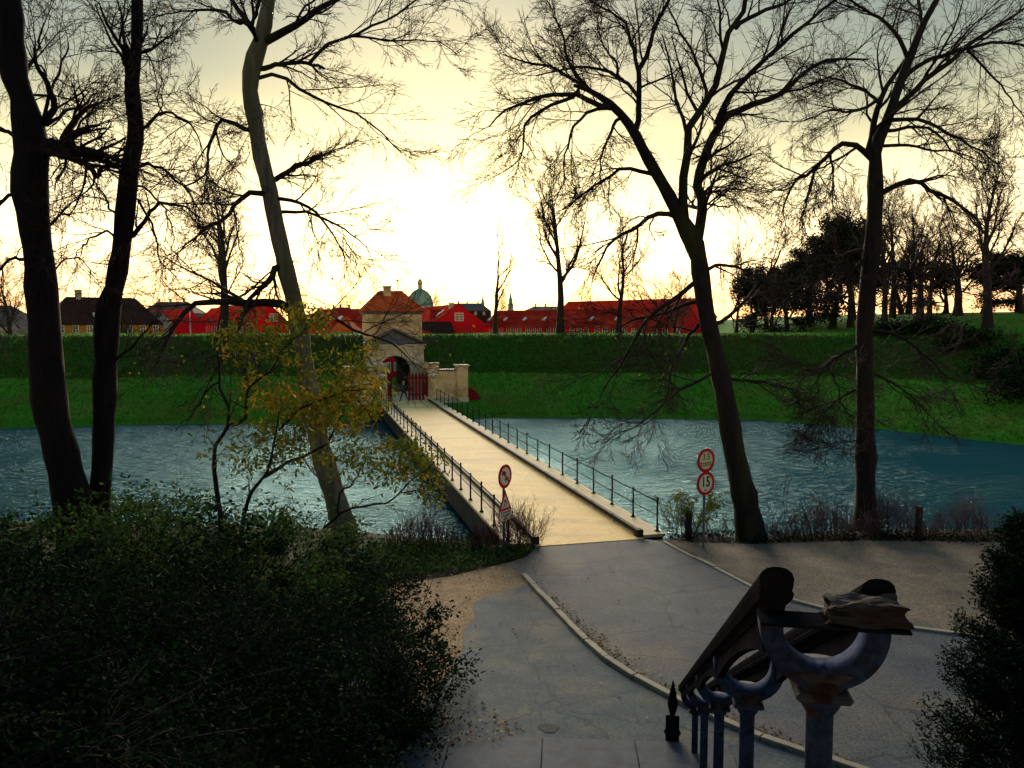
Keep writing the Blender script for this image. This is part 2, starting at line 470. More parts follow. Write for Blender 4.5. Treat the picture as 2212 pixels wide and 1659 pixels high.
struct('rampart', me, [M['lawn'], M['lawn_dry']], 'green two-tiered grass rampart across the moat').data.polygons.foreach_set('material_index', dry_slope)

V = [(-4000, 112, 0.22), (4000, 112, 0.22), (4000, 5000, 0.22), (-4000, 5000, 0.22)]
struct('ground', G().add(V, [(0, 1, 2, 3)]).mesh('ground'), M['city_ground'], 'flat ground of the fortress and the city beyond')
V = [(-400, 20, WATER_Z), (400, 20, WATER_Z), (400, 78, WATER_Z), (-400, 78, WATER_Z)]
struct('moat_water', G().add(V, [(0, 1, 2, 3)]).mesh('moat_water'), M['water'], 'rippled teal moat water')

def hill_foot(X):
    return np.interp(X, [-400, -20, -9, -4, -1.6, 3.4, 6, 30, 400], [24, 22.5, 20.5, 15.5, 11.6, 10.8, 10.4, 9.5, 9])
def near_z(X, Y):
    fy = hill_foot(X)
    t = np.clip((fy - Y) / (fy - 2.0), 0, 1)
    z = 5.1 * t - 0.03
    ysn = np.interp(X, NEAR_X, NEAR_Y)
    z = z - 2.3 * smoothstep(-1.0, 0.9, Y - ysn)
    z = z + bumps(X, Y, 0.5) * 0.10 * smoothstep(0.05, 0.8, z)
    # the stair's bed stays under the steps
    lx, ly = (X - SO[0]) * sex[0] + (Y - SO[1]) * sex[1], (X - SO[0]) * sey[0] + (Y - SO[1]) * sey[1]
    st = (np.abs(lx) < 3.0) & (ly < 10.8) & (ly > -4)
    z = np.where(st, np.minimum(z, 5.2 - 0.5 * np.clip(ly, 0, 10.4) - 0.45), z)
    return z
SR = R(-3.7)                                      # stair frame
sex, sey = np.array([math.cos(SR), math.sin(SR), 0]), np.array([-math.sin(SR), math.cos(SR), 0])
SO = np.array([-0.15, 0.90, 0.0])
def sl(x, y, z=0.0):
    return SO + sex * x + sey * y + np.array([0, 0, z])
xs = np.unique(np.concatenate([np.linspace(-400, -40, 20), np.linspace(-40, -6, 60), np.linspace(-6, 16, 90), np.linspace(16, 40, 30), np.linspace(40, 400, 20)]))
ys = np.unique(np.concatenate([np.linspace(-120, -5, 14), np.linspace(-5, 34, 130)]))
me = grid_mesh('near_bank', xs, ys, near_z)
drop_sunken(me, WATER_Z - 0.35)
struct('near_bank', me, M['earth'], 'dark earth bank and hillside on the near side of the moat')

# ------------------------------------------------------------------ roads, pavements, kerbs
def flat(name, poly, z, m, label=None):
    g = G().add([(x, y, z) for x, y in poly], [tuple(range(len(poly)))])
    return struct(name, g.mesh(name), m, label)
def curve(pts, n):                                # Catmull-Rom through 2-D or 3-D points
    P = np.array(pts, float)
    P = np.vstack([2 * P[0] - P[1], P, 2 * P[-1] - P[-2]])
    out = []
    k = len(P) - 3
    for u in np.linspace(0, k - 1e-6, n):
        i = int(u); t = u - i
        a, b, c, d = P[i:i + 4]
        out.append(0.5 * (2 * b + (c - a) * t + (2 * a - 5 * b + 4 * c - d) * t * t + (3 * b - a - 3 * c + d) * t ** 3))
    return np.array(out)
kerb_left = curve([(0.30, 21.15), (1.13, 18.16), (1.62, 16.53), (2.06, 15.38), (2.9, 14.05), (3.78, 12.96), (4.71, 12.11), (7.2, 10.6), (14, 8.6), (30, 7.0)], 60)
kerb_right = curve([(4.75, 24.5), (5.15, 23.25), (5.79, 21.47), (6.4, 19.77), (7.15, 18.93), (8.39, 17.72), (9.9, 17.0), (14, 16.0), (30, 15.0)], 60)
nb0, nb1 = bl(-1.78, 0.0), bl(1.78, 0.0)
flat('path', [(-3.2, 18.2), (-1.9, 15.0), (-2.3, 11.7), (2.9, 11.5), (3.4, 12.2), (2.0, 15.0), (0.30, 21.15), (0.9, 23.4), (0.0, 22.4), (-1.6, 21.1), (-3.4, 20.2), (-4.2, 19.4)], 0.004, M['sand'], 'tan sandy path edge by the left pavement')
road = [tuple(nb0[:2]), (0.45, 22.9), (-0.1, 21.9)] + [tuple(p) for p in kerb_left] + [tuple(p) for p in kerb_right[::-1]] + [tuple(nb1[:2])]
flat('road', road, 0.010, M['asphalt'], 'grey asphalt road leading onto the bridge')
rng = random.Random(5)
pv = [(-2.2, 12.0), (-1.25, 15.0), (-1.0, 16.2), (-1.1, 17.2), (-0.85, 18.0), (-0.95, 18.9), (-0.55, 19.6), (-0.1, 19.9), (0.35, 20.3)] + [tuple(p + np.array([-0.10, -0.06])) for p in kerb_left if p[1] < 20.4 and p[0] < 14] + [(13, 7), (3.6, 10.6), (3.0, 11.0), (0, 11.6)]
flat('pavement', pv, 0.016, M['pavement'], 'grey asphalt pavement left of the kerb')
flat('footpath', [tuple(p + np.array([0.14, 0.05])) for p in kerb_right] + [(30, 23.5), (16, 24.4), (11, 24.6), (7.5, 24.2), (5.6, 24.4), (4.9, 24.9)], 0.014, mat('footpath_grit', (0.22, 0.17, 0.115), (0.13, 0.11, 0.085), scale=1.1, rough=0.9, bump=0.4, bscale=40, c3=(0.10, 0.085, 0.075), s3=0.45, t3=0.60, w3=0.1, bdist=0.01, grain=0.4, gscale=20), 'gritty tan footpath right of the road')

def kerb(name, line, width, height, label, step=0.95, m='kerbstone', seed=1):
    root = bpy.data.objects.new(name, None); COL.objects.link(root)
    root['kind'] = 'structure'; root['label'] = label
    seg = np.r_[0, np.cumsum(np.hypot(*np.diff(line, axis=0).T))]
    rr = random.Random(seed)
    n = int(seg[-1] / step)
    for k in range(n):
        s0, s1 = k * step + 0.008, (k + 1) * step - 0.008
        a = np.array([np.interp(s0, seg, line[:, 0]), np.interp(s0, seg, line[:, 1])])
        b = np.array([np.interp(s1, seg, line[:, 0]), np.interp(s1, seg, line[:, 1])])
        t = (b - a) / np.linalg.norm(b - a); nn = np.array([-t[1], t[0]])
        h = height + rr.uniform(-0.012, 0.012)
        c = (a + b) / 2 + nn * rr.uniform(-0.012, 0.012)
        G().obox((*c, (h - 0.1) / 2), (*(t * np.linalg.norm(b - a) / 2), rr.uniform(-.006, .006)), (*(nn * width / 2), 0), (0, 0, (h + 0.1) / 2)).build('kerb_stone', M[m], root, bevel=0.012)
    return root
kerb('kerb', kerb_left[kerb_left[:, 0] < 9], 0.15, 0.085, 'pale kerb stones between left pavement and road')
kerb('kerb', kerb_right[kerb_right[:, 0] < 16], 0.14, 0.05, 'pale kerb stones between road and right footpath', seed=4)

# stair landing and its worn edge
landing = [sl(-3.1, 10.35), sl(2.9, 10.35), sl(2.9, 10.95), sl(-3.1, 10.95)]
root = bpy.data.objects.new('stair_landing', None); COL.objects.link(root); root['kind'] = 'structure'; root['label'] = 'worn stone slabs at the foot of the stair'
for k in range(4):
    x0 = -3.1 + k * 1.5
    G().box(x0 + 0.006, x0 + 1.494, 10.40, 11.35, -0.15, 0.062 + 0.003 * (k % 2)).build('slab', M['slab'], root, bevel=0.012).data.transform(Matrix.Translation(Vector(SO)) @ Matrix.Rotation(SR, 4, 'Z'))
    G().box(x0 + 0.006, x0 + 1.494, 11.365, 11.72, -0.15, 0.040 - 0.003 * (k % 2)).build('slab', M['slab'], root, bevel=0.012).data.transform(Matrix.Translation(Vector(SO)) @ Matrix.Rotation(SR, 4, 'Z'))
root = bpy.data.objects.new('stair', None); COL.objects.link(root); root['kind'] = 'structure'; root['label'] = 'long stone stair down to the road'
root.location = Vector(SO); root.rotation_euler = (0, 0, SR)
for k in range(32):
    z = 5.2 - 0.1625 * k
    G().box(-2.9, 2.9, 0.325 * k - (3.5 if k == 0 else 0.04), 0.325 * (k + 1), z - 0.42, z).build('step', M['slab'], root, bevel=0.01)

# ------------------------------------------------------------------ bridge
bridge = thing('bridge', 'long cream timber road bridge crossing the moat to the gate', 'bridge', tuple(BO), BR)
BLEN = 46.6
def deck_z(y): return 0.012 + 0.0 * y
g = G().box(-1.78, 1.78, 0.0, BLEN, -0.22, 0.024); g.build('deck', M['deck'], bridge)
for s in (-1, 1):
    x0, x1 = sorted((s * 1.785, s * 2.62))
    G().box(x0, x1, 0.25, BLEN, -0.03, 0.065).build('walkway', M['walk'], bridge)
    # timber wheel guard on small white spacer blocks
    for k in range(23):
        y0 = 0.5 + k * 2.0
        G().box(*sorted((s * 1.66, s * 1.80)), y0 + 0.01, y0 + 1.99, 0.085, 0.235).build('wheel_guard', M['tar_timber'], bridge, bevel=0.012)
        G().box(*sorted((s * 1.67, s * 1.775)), y0 - 0.06, y0 + 0.06, 0.024, 0.087).build('spacer_block', M['white'], bridge)
    G().box(*sorted((s * 1.62, s * 1.84)), 0.18, 0.48, 0.0, 0.26).build('end_block', M['tar_timber'], bridge, bevel=0.02)
    G().box(*sorted((s * 2.30, s * 2.58)), 0.3, BLEN, -0.98, -0.034).build('girder', M['girder'], bridge)
for k in range(8):
    y = 3.5 + k * 5.9
    g = G().box(-2.45, 2.45, y - 0.15, y + 0.15, -1.10, -0.97)
    g.build('cross_beam', M['girder'], bridge)
    for x in (-2.1, -0.7, 0.7, 2.1):
        G().tube([(x, y, -2.4), (x, y, -1.09)], 0.16, 10).build('pile', M['girder'], bridge, smooth=True)
G().box(-2.29, 2.29, -0.35, 0.85, -2.3, -0.265).build('abutment', M['girder'], bridge)
G().box(-2.62, 2.62, BLEN + 0.003, 57.2, -0.30, 0.018).build('gate_apron', M['walk'], bridge)

def railing(s, label):
    root = thing('bridge_railing', label, 'railing', tuple(bl(s * 2.5, 0, 0.065)), BR)
    n = 23
    for k in range(n + 1):
        y = 0.6 + k * 2.0
        h = 1.12 if k % 2 == 0 else 1.06
        g = G()
        g.box(-0.075, 0.075, y - 0.075, y + 0.075, 0, 0.02)
        g.lathe([(0.055, 0.015), (0.034, 0.10), (0.029, h - 0.10), (0.038, h - 0.08), (0.038, h - 0.03), (0.012, h)], 8, (0, y, 0))
        g.build('post', M['iron'], root)
    for z, r in ((0.98, 0.018), (0.52, 0.015)):
        pts = [(0, 0.6 + k * 2.0 + d, z - (0.012 if d else 0)) for k in range(n) for d in (0, 1.0)] + [(0, 0.6 + n * 2.0, z)]
        G().tube(pts, r, 6).build('rail', M['iron'], root, smooth=True)
    return root
railing(-1, 'black iron railing along the left edge of the bridge')
rr_ = railing(1, 'black iron railing along the right edge of the bridge')
# loose chain-like wire at the railing's near end
g = G()
for z, dx in ((0.95, 0.35), (0.6, 0.4), (0.25, 0.45)):
    g.tube([(0, 0.6, z), (0.2, 0.45, z - 0.10), (dx + 0.2, 0.2, z - 0.12)], 0.009, 5)
g.tube([(0.02, 0.6, 1.0), (0.18, 0.5, 0.55), (0.35, 0.35, 0.25), (0.6, 0.2, 0.0)], 0.010, 5)
g.build('loose_wire', M['iron'], rr_)
# ------------------------------------------------------------------ gate: walls, lamps, picket gate, gatehouse
GY = 46.95                                        # the gate piers stand this far along the bridge axis
def pier(g, x0, x1, z1, y0=GY, y1=GY + 1.0):
    g.box(x0, x1, y0, y1, -1.6, z1)
def cap(g, x0, x1, z, y0=GY, y1=GY + 1.0):
    g.box(x0 - 0.06, x1 + 0.06, y0 - 0.06, y1 + 0.06, z, z + 0.06).box(x0 - 0.13, x1 + 0.13, y0 - 0.13, y1 + 0.13, z + 0.06, z + 0.17)
for s, lab in ((1, 'stained ochre wall with two piers right of the red gate'), (-1, 'stained ochre wall with two piers left of the gate opening')):
    w = thing('gate_wall', lab, 'wall', tuple(BO), BR)
    X = lambda a, b: sorted((s * a, s * b))
    g = G(); pier(g, *X(1.82, 2.66), 3.2); g.build('pier', M['stucco'], w)
    g = G(); cap(g, *X(1.82, 2.66), 3.2); g.build('pier_cap', M['stone'], w)
    g = G(); pier(g, *X(4.38, 5.38), 3.0, GY - 0.05); g.build('pier', M['stucco'], w)
    g = G(); cap(g, *X(4.38, 5.38), 3.0, GY - 0.05); g.build('pier_cap', M['stone'], w)
    G().box(*X(2.66, 4.38), GY + 0.18, GY + 0.75, -1.6, 2.62).build('wall_panel', M['stucco'], w)
    G().box(*X(2.665, 4.375), GY + 0.10, GY + 0.83, 2.622, 2.78).build('coping', M['slate'], w)
    G().box(*X(1.80, 5.42), GY - 0.12, GY + 0.9, -1.7, 0.25).build('plinth', M['stone'], w)
    G().box(*X(2.69, 2.95), GY + 1.0, 57.3, -0.3, 2.9).build('cheek_wall', M['stucco'], w)
    G().box(*X(2.62, 3.02), GY + 1.0, 57.3, 2.902, 3.0).build('coping', M['stone'], w)
    # wall lamp hung on the inner pier
    lamp = thing('wall_lamp', 'white enamel shaded lamp on the %s gate pier' % ('right' if s > 0 else 'left'), 'lamp', tuple(bl(s * 2.24, GY - 0.02, 2.35)), BR, group='lamps on the gate piers')
    G().tube([(0, 0.02, 0.12), (0, -0.16, 0.20), (0, -0.30, 0.12)], 0.02, 6).build('bracket', M['iron'], lamp)
    G().lathe([(0.05, 0.16), (0.12, 0.13), (0.36, 0.02), (0.37, -0.02), (0.33, -0.015), (0.08, 0.05)], 16, (0, -0.34, 0)).build('lamp_shade', M['white'], lamp, smooth=True)
    g = G()
    for a in range(4):
        t = a * math.pi / 2 + 0.5
        g.tube([(0.25 * math.cos(t), -0.34 + 0.25 * math.sin(t), 0), (0.2 * math.cos(t), -0.34 + 0.2 * math.sin(t), -0.25), (0, -0.34, -0.38)], 0.014, 5)
    g.build('cage', M['iron'], lamp)
    G().lathe([(0.06, -0.03), (0.13, -0.10), (0.13, -0.2), (0.03, -0.3)], 12, (0, -0.34, 0)).build('globe', M['white'], lamp, smooth=True)

def picket_leaf(name, label, ang, hinge, sgn, top=2.55):
    t = thing(name, label, 'gate', tuple(bl(hinge, GY + 0.3, 0.02)), BR + ang)
    n = 6
    for k in range(n):
        x = sgn * (0.10 + k * 0.308)
        w = 0.105
        poly = [(x - w, 0, 0.06), (x + w, 0, 0.06), (x + w, 0, top - 0.28), (x + 0.07, 0, top - 0.14), (x, 0, top), (x - 0.07, 0, top - 0.14), (x - w, 0, top - 0.28)]
        G().prism(poly, (0, 0.045, 0)).build('picket', M['redwood'], t)
    for z in (0.50, 1.95):
        G().box(*sorted((sgn * 0.0, sgn * 1.72)), 0.048, 0.13, z, z + 0.17).build('cross_rail', M['redwood'], t)
    G().box(*sorted((sgn * 1.45, sgn * 1.80)), -0.05, 0.12, -0.02, 0.36).build('gate_stop', M['stone'], t)
    return t
picket_leaf('picket_gate', 'closed dark red picket gate leaf behind the walker', 0.0, 0.05, 1)
picket_leaf('picket_gate', 'dark red picket gate leaf swung open into the archway', R(74), -1.66, 1)

fan = thing('fan_fence', 'dark red quarter round board fence at the end of the right gate wall', 'fence', tuple(bl(5.40, GY + 0.1, 0)), BR)
for k in range(8):
    x0, x1 = k * 0.17 + 0.004, (k + 1) * 0.17 - 0.004
    h = lambda x: -1.5 + 2.6 * math.sqrt(max(0.02, 1 - (x / 1.45) ** 2))
    G().prism([(x0, 0, -1.6), (x1, 0, -1.6), (x1, 0, h(x1)), (x0, 0, h(x0))], (0, 0.05 + 0.008 * (k % 2), 0)).build('board', M['redwood'], fan)

gate = thing('gatehouse', 'ochre gatehouse with arched passage, pediment and orange hipped tile roof', 'gatehouse', tuple(bl(0, 57.4)), BR)
AW, SPR, APEX = 1.56, 2.12, 3.62
arch = [(AW * math.cos(a), SPR + (APEX - SPR) * math.sin(a)) for a in np.linspace(0, math.pi, 25)]
def arch_poly(w, h):
    return [(w, 0.0), (w, h), (-w, h), (-w, 0.0), (-AW, 0.0)] + [(x, z) for x, z in arch[::-1]] + [(AW, 0.0)]
G().prism([(x, 0.0, z) for x, z in arch_poly(2.90, 4.30)][::-1], (0, 0.9, 0)).build('portal_wall', M['stone'], gate)
G().prism([(x, 0.9, z) for x, z in arch_poly(2.64, 4.2)][::-1], (0, 13.0, 0)).build('passage', M['vault'], gate)
# arch ring with keystone
g = G()
ri = [(1.0, 0.0), (1.16, 0.0)]
o_ = [((AW + 0.22) * math.cos(a), SPR + (APEX - SPR + 0.22) * math.sin(a)) for a in np.linspace(0, math.pi, 25)]
i_ = [((AW + 0.004) * math.cos(a), SPR + (APEX - SPR + 0.004) * math.sin(a)) for a in np.linspace(0, math.pi, 25)]
for k in range(24):
    G().prism([(i_[k][0], -0.07, i_[k][1]), (o_[k][0], -0.07, o_[k][1]), (o_[k + 1][0], -0.07, o_[k + 1][1]), (i_[k + 1][0], -0.07, i_[k + 1][1])], (0, 0.068, 0)).build('arch_stone', M['stone'], gate, bevel=0.008)
for s in (-1, 1):
    G().box(*sorted((s * 1.85, s * 2.35)), -0.10, -0.002, 0.0, 3.75).build('pilaster', M['stone'], gate)
    G().box(*sorted((s * 1.80, s * 2.40)), -0.14, -0.003, 3.752, 3.95).build('capital', M['stone'], gate)
    G().box(*sorted((s * 1.80, s * 2.40)), -0.15, -0.003, 0.0, 0.4).build('pilaster_base', M['stone'], gate)
G().box(-2.98, 2.98, -0.20, 0.95, 4.302, 4.50).box(-2.94, 2.94, -0.10, 0.94, 4.50, 4.62).box(-3.08, 3.08, -0.30, 0.96, 4.62, 4.76).build('entablature', M['stone'], gate)
G().prism([(-2.72, -0.06, 4.762), (2.72, -0.06, 4.762), (0, -0.06, 6.0)], (0, 0.9, 0)).build('tympanum', M['slate'], gate)
for s in (-1, 1):
    a, b = np.array([s * 3.10, 4.765]), np.array([0, 6.18])
    t = (b - a) / np.linalg.norm(b - a); nn = np.array([-t[1], t[0]]) * (1 if s < 0 else -1)
    if nn[1] < 0: nn = -nn
    q = [a, b, b + np.array([0, 0.20]), a + nn * 0.16]
    G().prism([(p[0], -0.36, p[1]) for p in q], (0, 1.3, 0)).build('raking_cornice', M['slate'], gate)
# upper storey
T0, T1 = 0.95, 6.7
G().box(-2.78, 2.78, T0, T1, 4.2, 8.02).build('upper_wall', M['stucco'], gate)
for s in (-1, 1):
    G().box(*sorted((s * 2.20, s * 2.86)), T0 - 0.07, T0 - 0.003, 4.77, 7.80).build('corner_strip', M['stucco'], gate)
for z0, z1, x in ((7.15, 7.25, 1.75), (5.95, 6.05, 1.75)):
    G().box(-x, x, T0 - 0.06, T0 - 0.004, z0, z1).build('panel_moulding', M['stucco'], gate)
for x in (-1.75, 1.65):
    G().box(x, x + 0.1, T0 - 0.06, T0 - 0.004, 6.052, 7.148).build('panel_moulding', M['stucco'], gate)
G().box(-2.92, 2.92, T0 - 0.14, T1 + 0.14, 7.80, 7.92).box(-3.02, 3.02, T0 - 0.24, T1 + 0.24, 7.92, 8.06).build('eaves_cornice', M['slate'], gate)
# hipped tile roof: overlapping courses of rounded tiles on each face
e = (-3.15, 3.15, T0 - 0.38, T1 + 0.38, 8.07)
rdg = (-1.15, 1.15, (T0 + T1) / 2, 10.1)
def roof_face(a, b, c, d, g, rows=13, cw=0.24):
    a, b, c, d = map(np.array, (a, b, c, d))     # a-b eave, d-c ridge
    up = np.cross(b - a, d - a); up /= np.linalg.norm(up)
    for r in range(rows):
        t0, t1 = r / rows, (r + 1.25) / rows
        p0, p1 = a + (d - a) * t0, b + (c - b) * t0
        q0, q1 = a + (d - a) * min(t1, 1), b + (c - b) * min(t1, 1)
        n = max(2, int(np.linalg.norm(p1 - p0) / cw))
        rows_v = []
        for k in range(n * 4 + 1):
            u = k / (n * 4)
            h = 0.028 * math.sin(k * math.pi / 2) + 0.055
            rows_v.append(p0 + (p1 - p0) * u + up * h)
        for k in range(n * 4 + 1):
            u = k / (n * 4)
            rows_v.append(q0 + (q1 - q0) * u + up * (0.028 * math.sin(k * math.pi / 2) + 0.005))
        m = n * 4 + 1
        fs = [(k, k + 1, m + k + 1, m + k) for k in range(m - 1)]
        low = [p0 + (p1 - p0) * (k / (n * 4)) for k in range(m)]
        fs += [(2 * m + k, 2 * m + k + 1, k + 1, k) for k in range(m - 1)]
        g.add(rows_v + low, fs)
    g.add([a, b, c, d], [(0, 1, 2, 3)])
E1, E2, E3, E4 = (e[0], e[2], e[4]), (e[1], e[2], e[4]), (e[1], e[3], e[4]), (e[0], e[3], e[4])
R1, R2 = (rdg[0], rdg[2], rdg[3]), (rdg[1], rdg[2], rdg[3])
g = G()
roof_face(E1, E2, R2, R1, g); roof_face(E3, E4, R1, R2, g)
roof_face(E2, E3, R2, R2, g); roof_face(E4, E1, R1, R1, g)
roof = g.build('roof', M['tile'], gate)
g = G()
for p, q in ((E1, R1), (E2, R2), (E3, R2), (E4, R1), (R1, R2)):
    P, Q = np.array(p), np.array(q)
    n = max(3, int(np.linalg.norm(Q - P) / 0.34))
    for k in range(n):
        g.tube([P + (Q - P) * k / n + (0, 0, 0.07), P + (Q - P) * (k + 1.05) / n + (0, 0, 0.05)], [0.12, 0.10], 8)
g.build('ridge_tiles', M['tile'], roof)
g = G().box(-0.78, -0.02, rdg[2] - 0.75, rdg[2] - 0.05, 9.3, 10.62)
chim = g.build('chimney', M['stucco'], roof)
G().box(-0.86, 0.06, rdg[2] - 0.83, rdg[2] + 0.03, 10.622, 10.74).build('chimney_cap', M['stone'], chim)
# heavy door leaf folded back inside the passage
d = thing('passage_door', 'grey plank door folded back inside the dark archway', 'door', tuple(bl(1.40, 58.6, 0.02)), BR + R(97))
for k in range(5):
    G().box(0.02 + k * 0.26, 0.27 + k * 0.26, -0.04, 0.02 + 0.006 * (k % 2), 0.05, 2.5).build('plank', M['darkwood'], d)
G().box(0.03, 1.3, 0.03, 0.07, 0.6, 0.75).build('door_ledge', M['darkwood'], d)
G().box(0.03, 1.3, 0.03, 0.07, 1.9, 2.05).build('door_ledge', M['darkwood'], d)

# ------------------------------------------------------------------ houses
def house(name, label, origin, axis, length, width, zg, ze, zr, wall, roofm, side=(), gable=(), skylights=(), chimneys=(), cat='house', over=0.3, hip=0.0, group=None, dormer=()):
    """origin: middle of the near gable; axis: ridge direction in plan. Local x = right along the gable, local y = along the ridge."""
    ax = np.array(axis, float); ax /= np.linalg.norm(ax)
    rz = math.atan2(-ax[0], ax[1])
    t = thing(name, label, cat, (origin[0], origin[1], 0), rz, group)
    w = width / 2
    G().prism([(-w, 0, zg), (w, 0, zg), (w, 0, ze), (0, 0, zr - 0.02) if hip == 0 else (0, 0, ze), (-w, 0, ze)], (0, length, 0)).build('wall', wall, t)
    # roof: two slopes with stepped courses
    g = G()
    o, th = over, 0.18
    sl_ = (zr - ze) / w
    for s in (-1, 1):
        rows = 10
        for r in range(rows):
            u0, u1 = r / rows, (r + 1.2) / rows
            u1 = min(u1, 1.0)
            xa, xb = s * (w + o) * (1 - u0), s * (w + o) * (1 - u1)
            za, zb = ze - o * sl_ + (zr - ze + o * sl_) * u0, ze - o * sl_ + (zr - ze + o * sl_) * u1
            h0, h1 = hip * u0 * 0.98, hip * u1 * 0.98
            y0, y1 = (-o * 0.3, length + o * 0.3)
            va = [(xa, y0 + h0, za), (xa, y1 - h0, za), (xb, y1 - h1, zb), (xb, y0 + h1, zb), (xa, y0 + h0, za + th), (xa, y1 - h0, za + th), (xb, y1 - h1, zb + th - 0.07), (xb, y0 + h1, zb + th - 0.07)]
            g.add(va, [(0, 3, 2, 1), (4, 5, 6, 7), (0, 1, 5, 4), (1, 2, 6, 5), (2, 3, 7, 6), (3, 0, 4, 7)])
    if hip:
        for yy, sg in ((-o * 0.3, 1), (length + o * 0.3, -1)):
            g.add([(-w - o, yy, ze - o * sl_ + .1), (w + o, yy, ze - o * sl_ + .1), (0, yy + sg * hip, zr + .1)], [(0, 1, 2) if sg > 0 else (0, 2, 1)])
    rf = g.build('roof', roofm, t)
    G().tube([(0, hip * 0.98, zr + 0.10), (0, length - hip * 0.98, zr + 0.10)], 0.16, 6).build('ridge', roofm, rf)
    def window(cx, cy, z0, wd, hg, nx, ny, lights=2, rows=2):      # on a wall with outward normal (nx, ny)
        tx, ty = -ny, nx
        f = G()
        def bar(u0, u1, v0, v1, dep):
            a = (cx + tx * (u0 + u1) / 2 + nx * dep / 2, cy + ty * (u0 + u1) / 2 + ny * dep / 2, (v0 + v1) / 2)
            f.obox(a, (tx * abs(u1 - u0) / 2, ty * abs(u1 - u0) / 2, 0), (nx * dep / 2, ny * dep / 2, 0), (0, 0, (v1 - v0) / 2))
        fw = 0.11
        bar(-wd / 2, -wd / 2 + fw, z0, z0 + hg, 0.06); bar(wd / 2 - fw, wd / 2, z0, z0 + hg, 0.06)
        bar(-wd / 2 + fw, wd / 2 - fw, z0, z0 + fw, 0.06); bar(-wd / 2 + fw, wd / 2 - fw, z0 + hg - fw, z0 + hg, 0.06)
        for k in range(1, lights):
            u = -wd / 2 + wd * k / lights
            bar(u - 0.05, u + 0.05, z0 + fw, z0 + hg - fw, 0.058)
        for k in range(1, rows):
            v = z0 + hg * k / rows
            bar(-wd / 2 + fw, wd / 2 - fw, v - 0.028, v + 0.028, 0.04)
        fr = f.build('window', M['white'], t)
        p = G()
        p.obox((cx + nx * 0.016, cy + ny * 0.016, z0 + hg / 2), (tx * (wd / 2 - 0.02), ty * (wd / 2 - 0.02), 0), (nx * 0.008, ny * 0.008, 0), (0, 0, hg / 2 - 0.02))
        p.build('pane', M['glass'], fr)
    for (s, y, z0, wd, hg) in side:
        window(s * (w + 0.004), y, z0, wd, hg, s, 0)
    for (x, z0, wd, hg) in gable:
        window(x, -0.004, z0, wd, hg, 0, -1, lights=2, rows=3)
    for (s, y, u) in skylights:
        x = s * (w + o) * (1 - u); z = ze + (zr - ze) * u + 0.16
        n = np.array([s * (zr - ze), 0, w]); n = n / np.linalg.norm(n)
        tt = np.array([-s * w, 0, zr - ze]); tt = tt / np.linalg.norm(tt)
        G().obox(np.array([x, y, z]) + n * 0.06, (0, 0.32, 0), tt * 0.45, n * 0.09).build('skylight', M['white'], rf)
    for (s, y, u, wd) in dormer:
        x = s * (w + o) * (1 - u); z = ze + (zr - ze) * u
        dd = G().prism([(x + s * 0.9, y - wd, z - 0.3), (x + s * 0.9, y + wd, z - 0.3), (x + s * 0.9, y + wd, z + 0.9), (x + s * 0.9, y, z + 1.4), (x + s * 0.9, y - wd, z + 0.9)], (-s * 2.2, 0, 0)).build('dormer', roofm, rf)
    for (x, y, h) in chimneys:
        G().box(x - 0.45, x + 0.45, y - 0.45, y + 0.45, zr - 0.8, zr + h).box(x - 0.53, x + 0.53, y - 0.53, y + 0.53, zr + h, zr + h + 0.15).build('chimney', M['stone'], rf)
    return t

# the long red barracks row with its many windows
a = np.array([27.1, 131.0]); b = np.array([-5.9, 165.0])
axis = (b - a) / np.linalg.norm(b - a); L = np.linalg.norm(b - a)
nrm = np.array([axis[1], -axis[0]])               # local +x; the side we see is local -x
o2 = a + nrm * 3.75
def on_side(xd, p0=a, ax=axis):                   # where the front wall is seen at picture column xd
    k = (xd - CX) / F
    return (k * p0[1] - p0[0]) / (ax[0] - k * ax[1])
cols = [((1300 + c * 0.4521) * 0.67770) for c in (588, 657, 710, 748, 786, 845, 886, 928, 994, 1040, 1157, 1207, 1256, 1334, 1388, 1442, 1528, 1595, 1652, 1737, 1812, 1896)]
skys = [((1300 + c * 0.4521) * 0.67770) for c in (543, 655, 790, 928, 1260, 1440, 1655)]
house('barracks', 'long low red barracks row with many white windows behind the rampart', o2, axis, L, 7.5, 0.2, 6.35, 9.35, M['redwall'], M['tile_dark'],
      side=[(-1, on_side(c), 5.02, 1.10, 1.15) for c in cols], skylights=[(-1, on_side(c), 0.42) for c in skys], gable=[(-1.6, 3.6, 1.0, 1.3), (1.6, 3.6, 1.0, 1.3)], cat='barracks')
a2 = np.array([39.0, 164.0]); b2 = np.array([13.4, 191.0])
ax2 = (b2 - a2) / np.linalg.norm(b2 - a2)
house('barracks', 'bright red barracks roof rising behind the long low row', a2, ax2, np.linalg.norm(b2 - a2), 11.0, 0.2, 8.3, 11.9, M['redwall'], M['tile_bright'], skylights=[(-1, 12, 0.3), (-1, 13.2, 0.3)], cat='barracks')
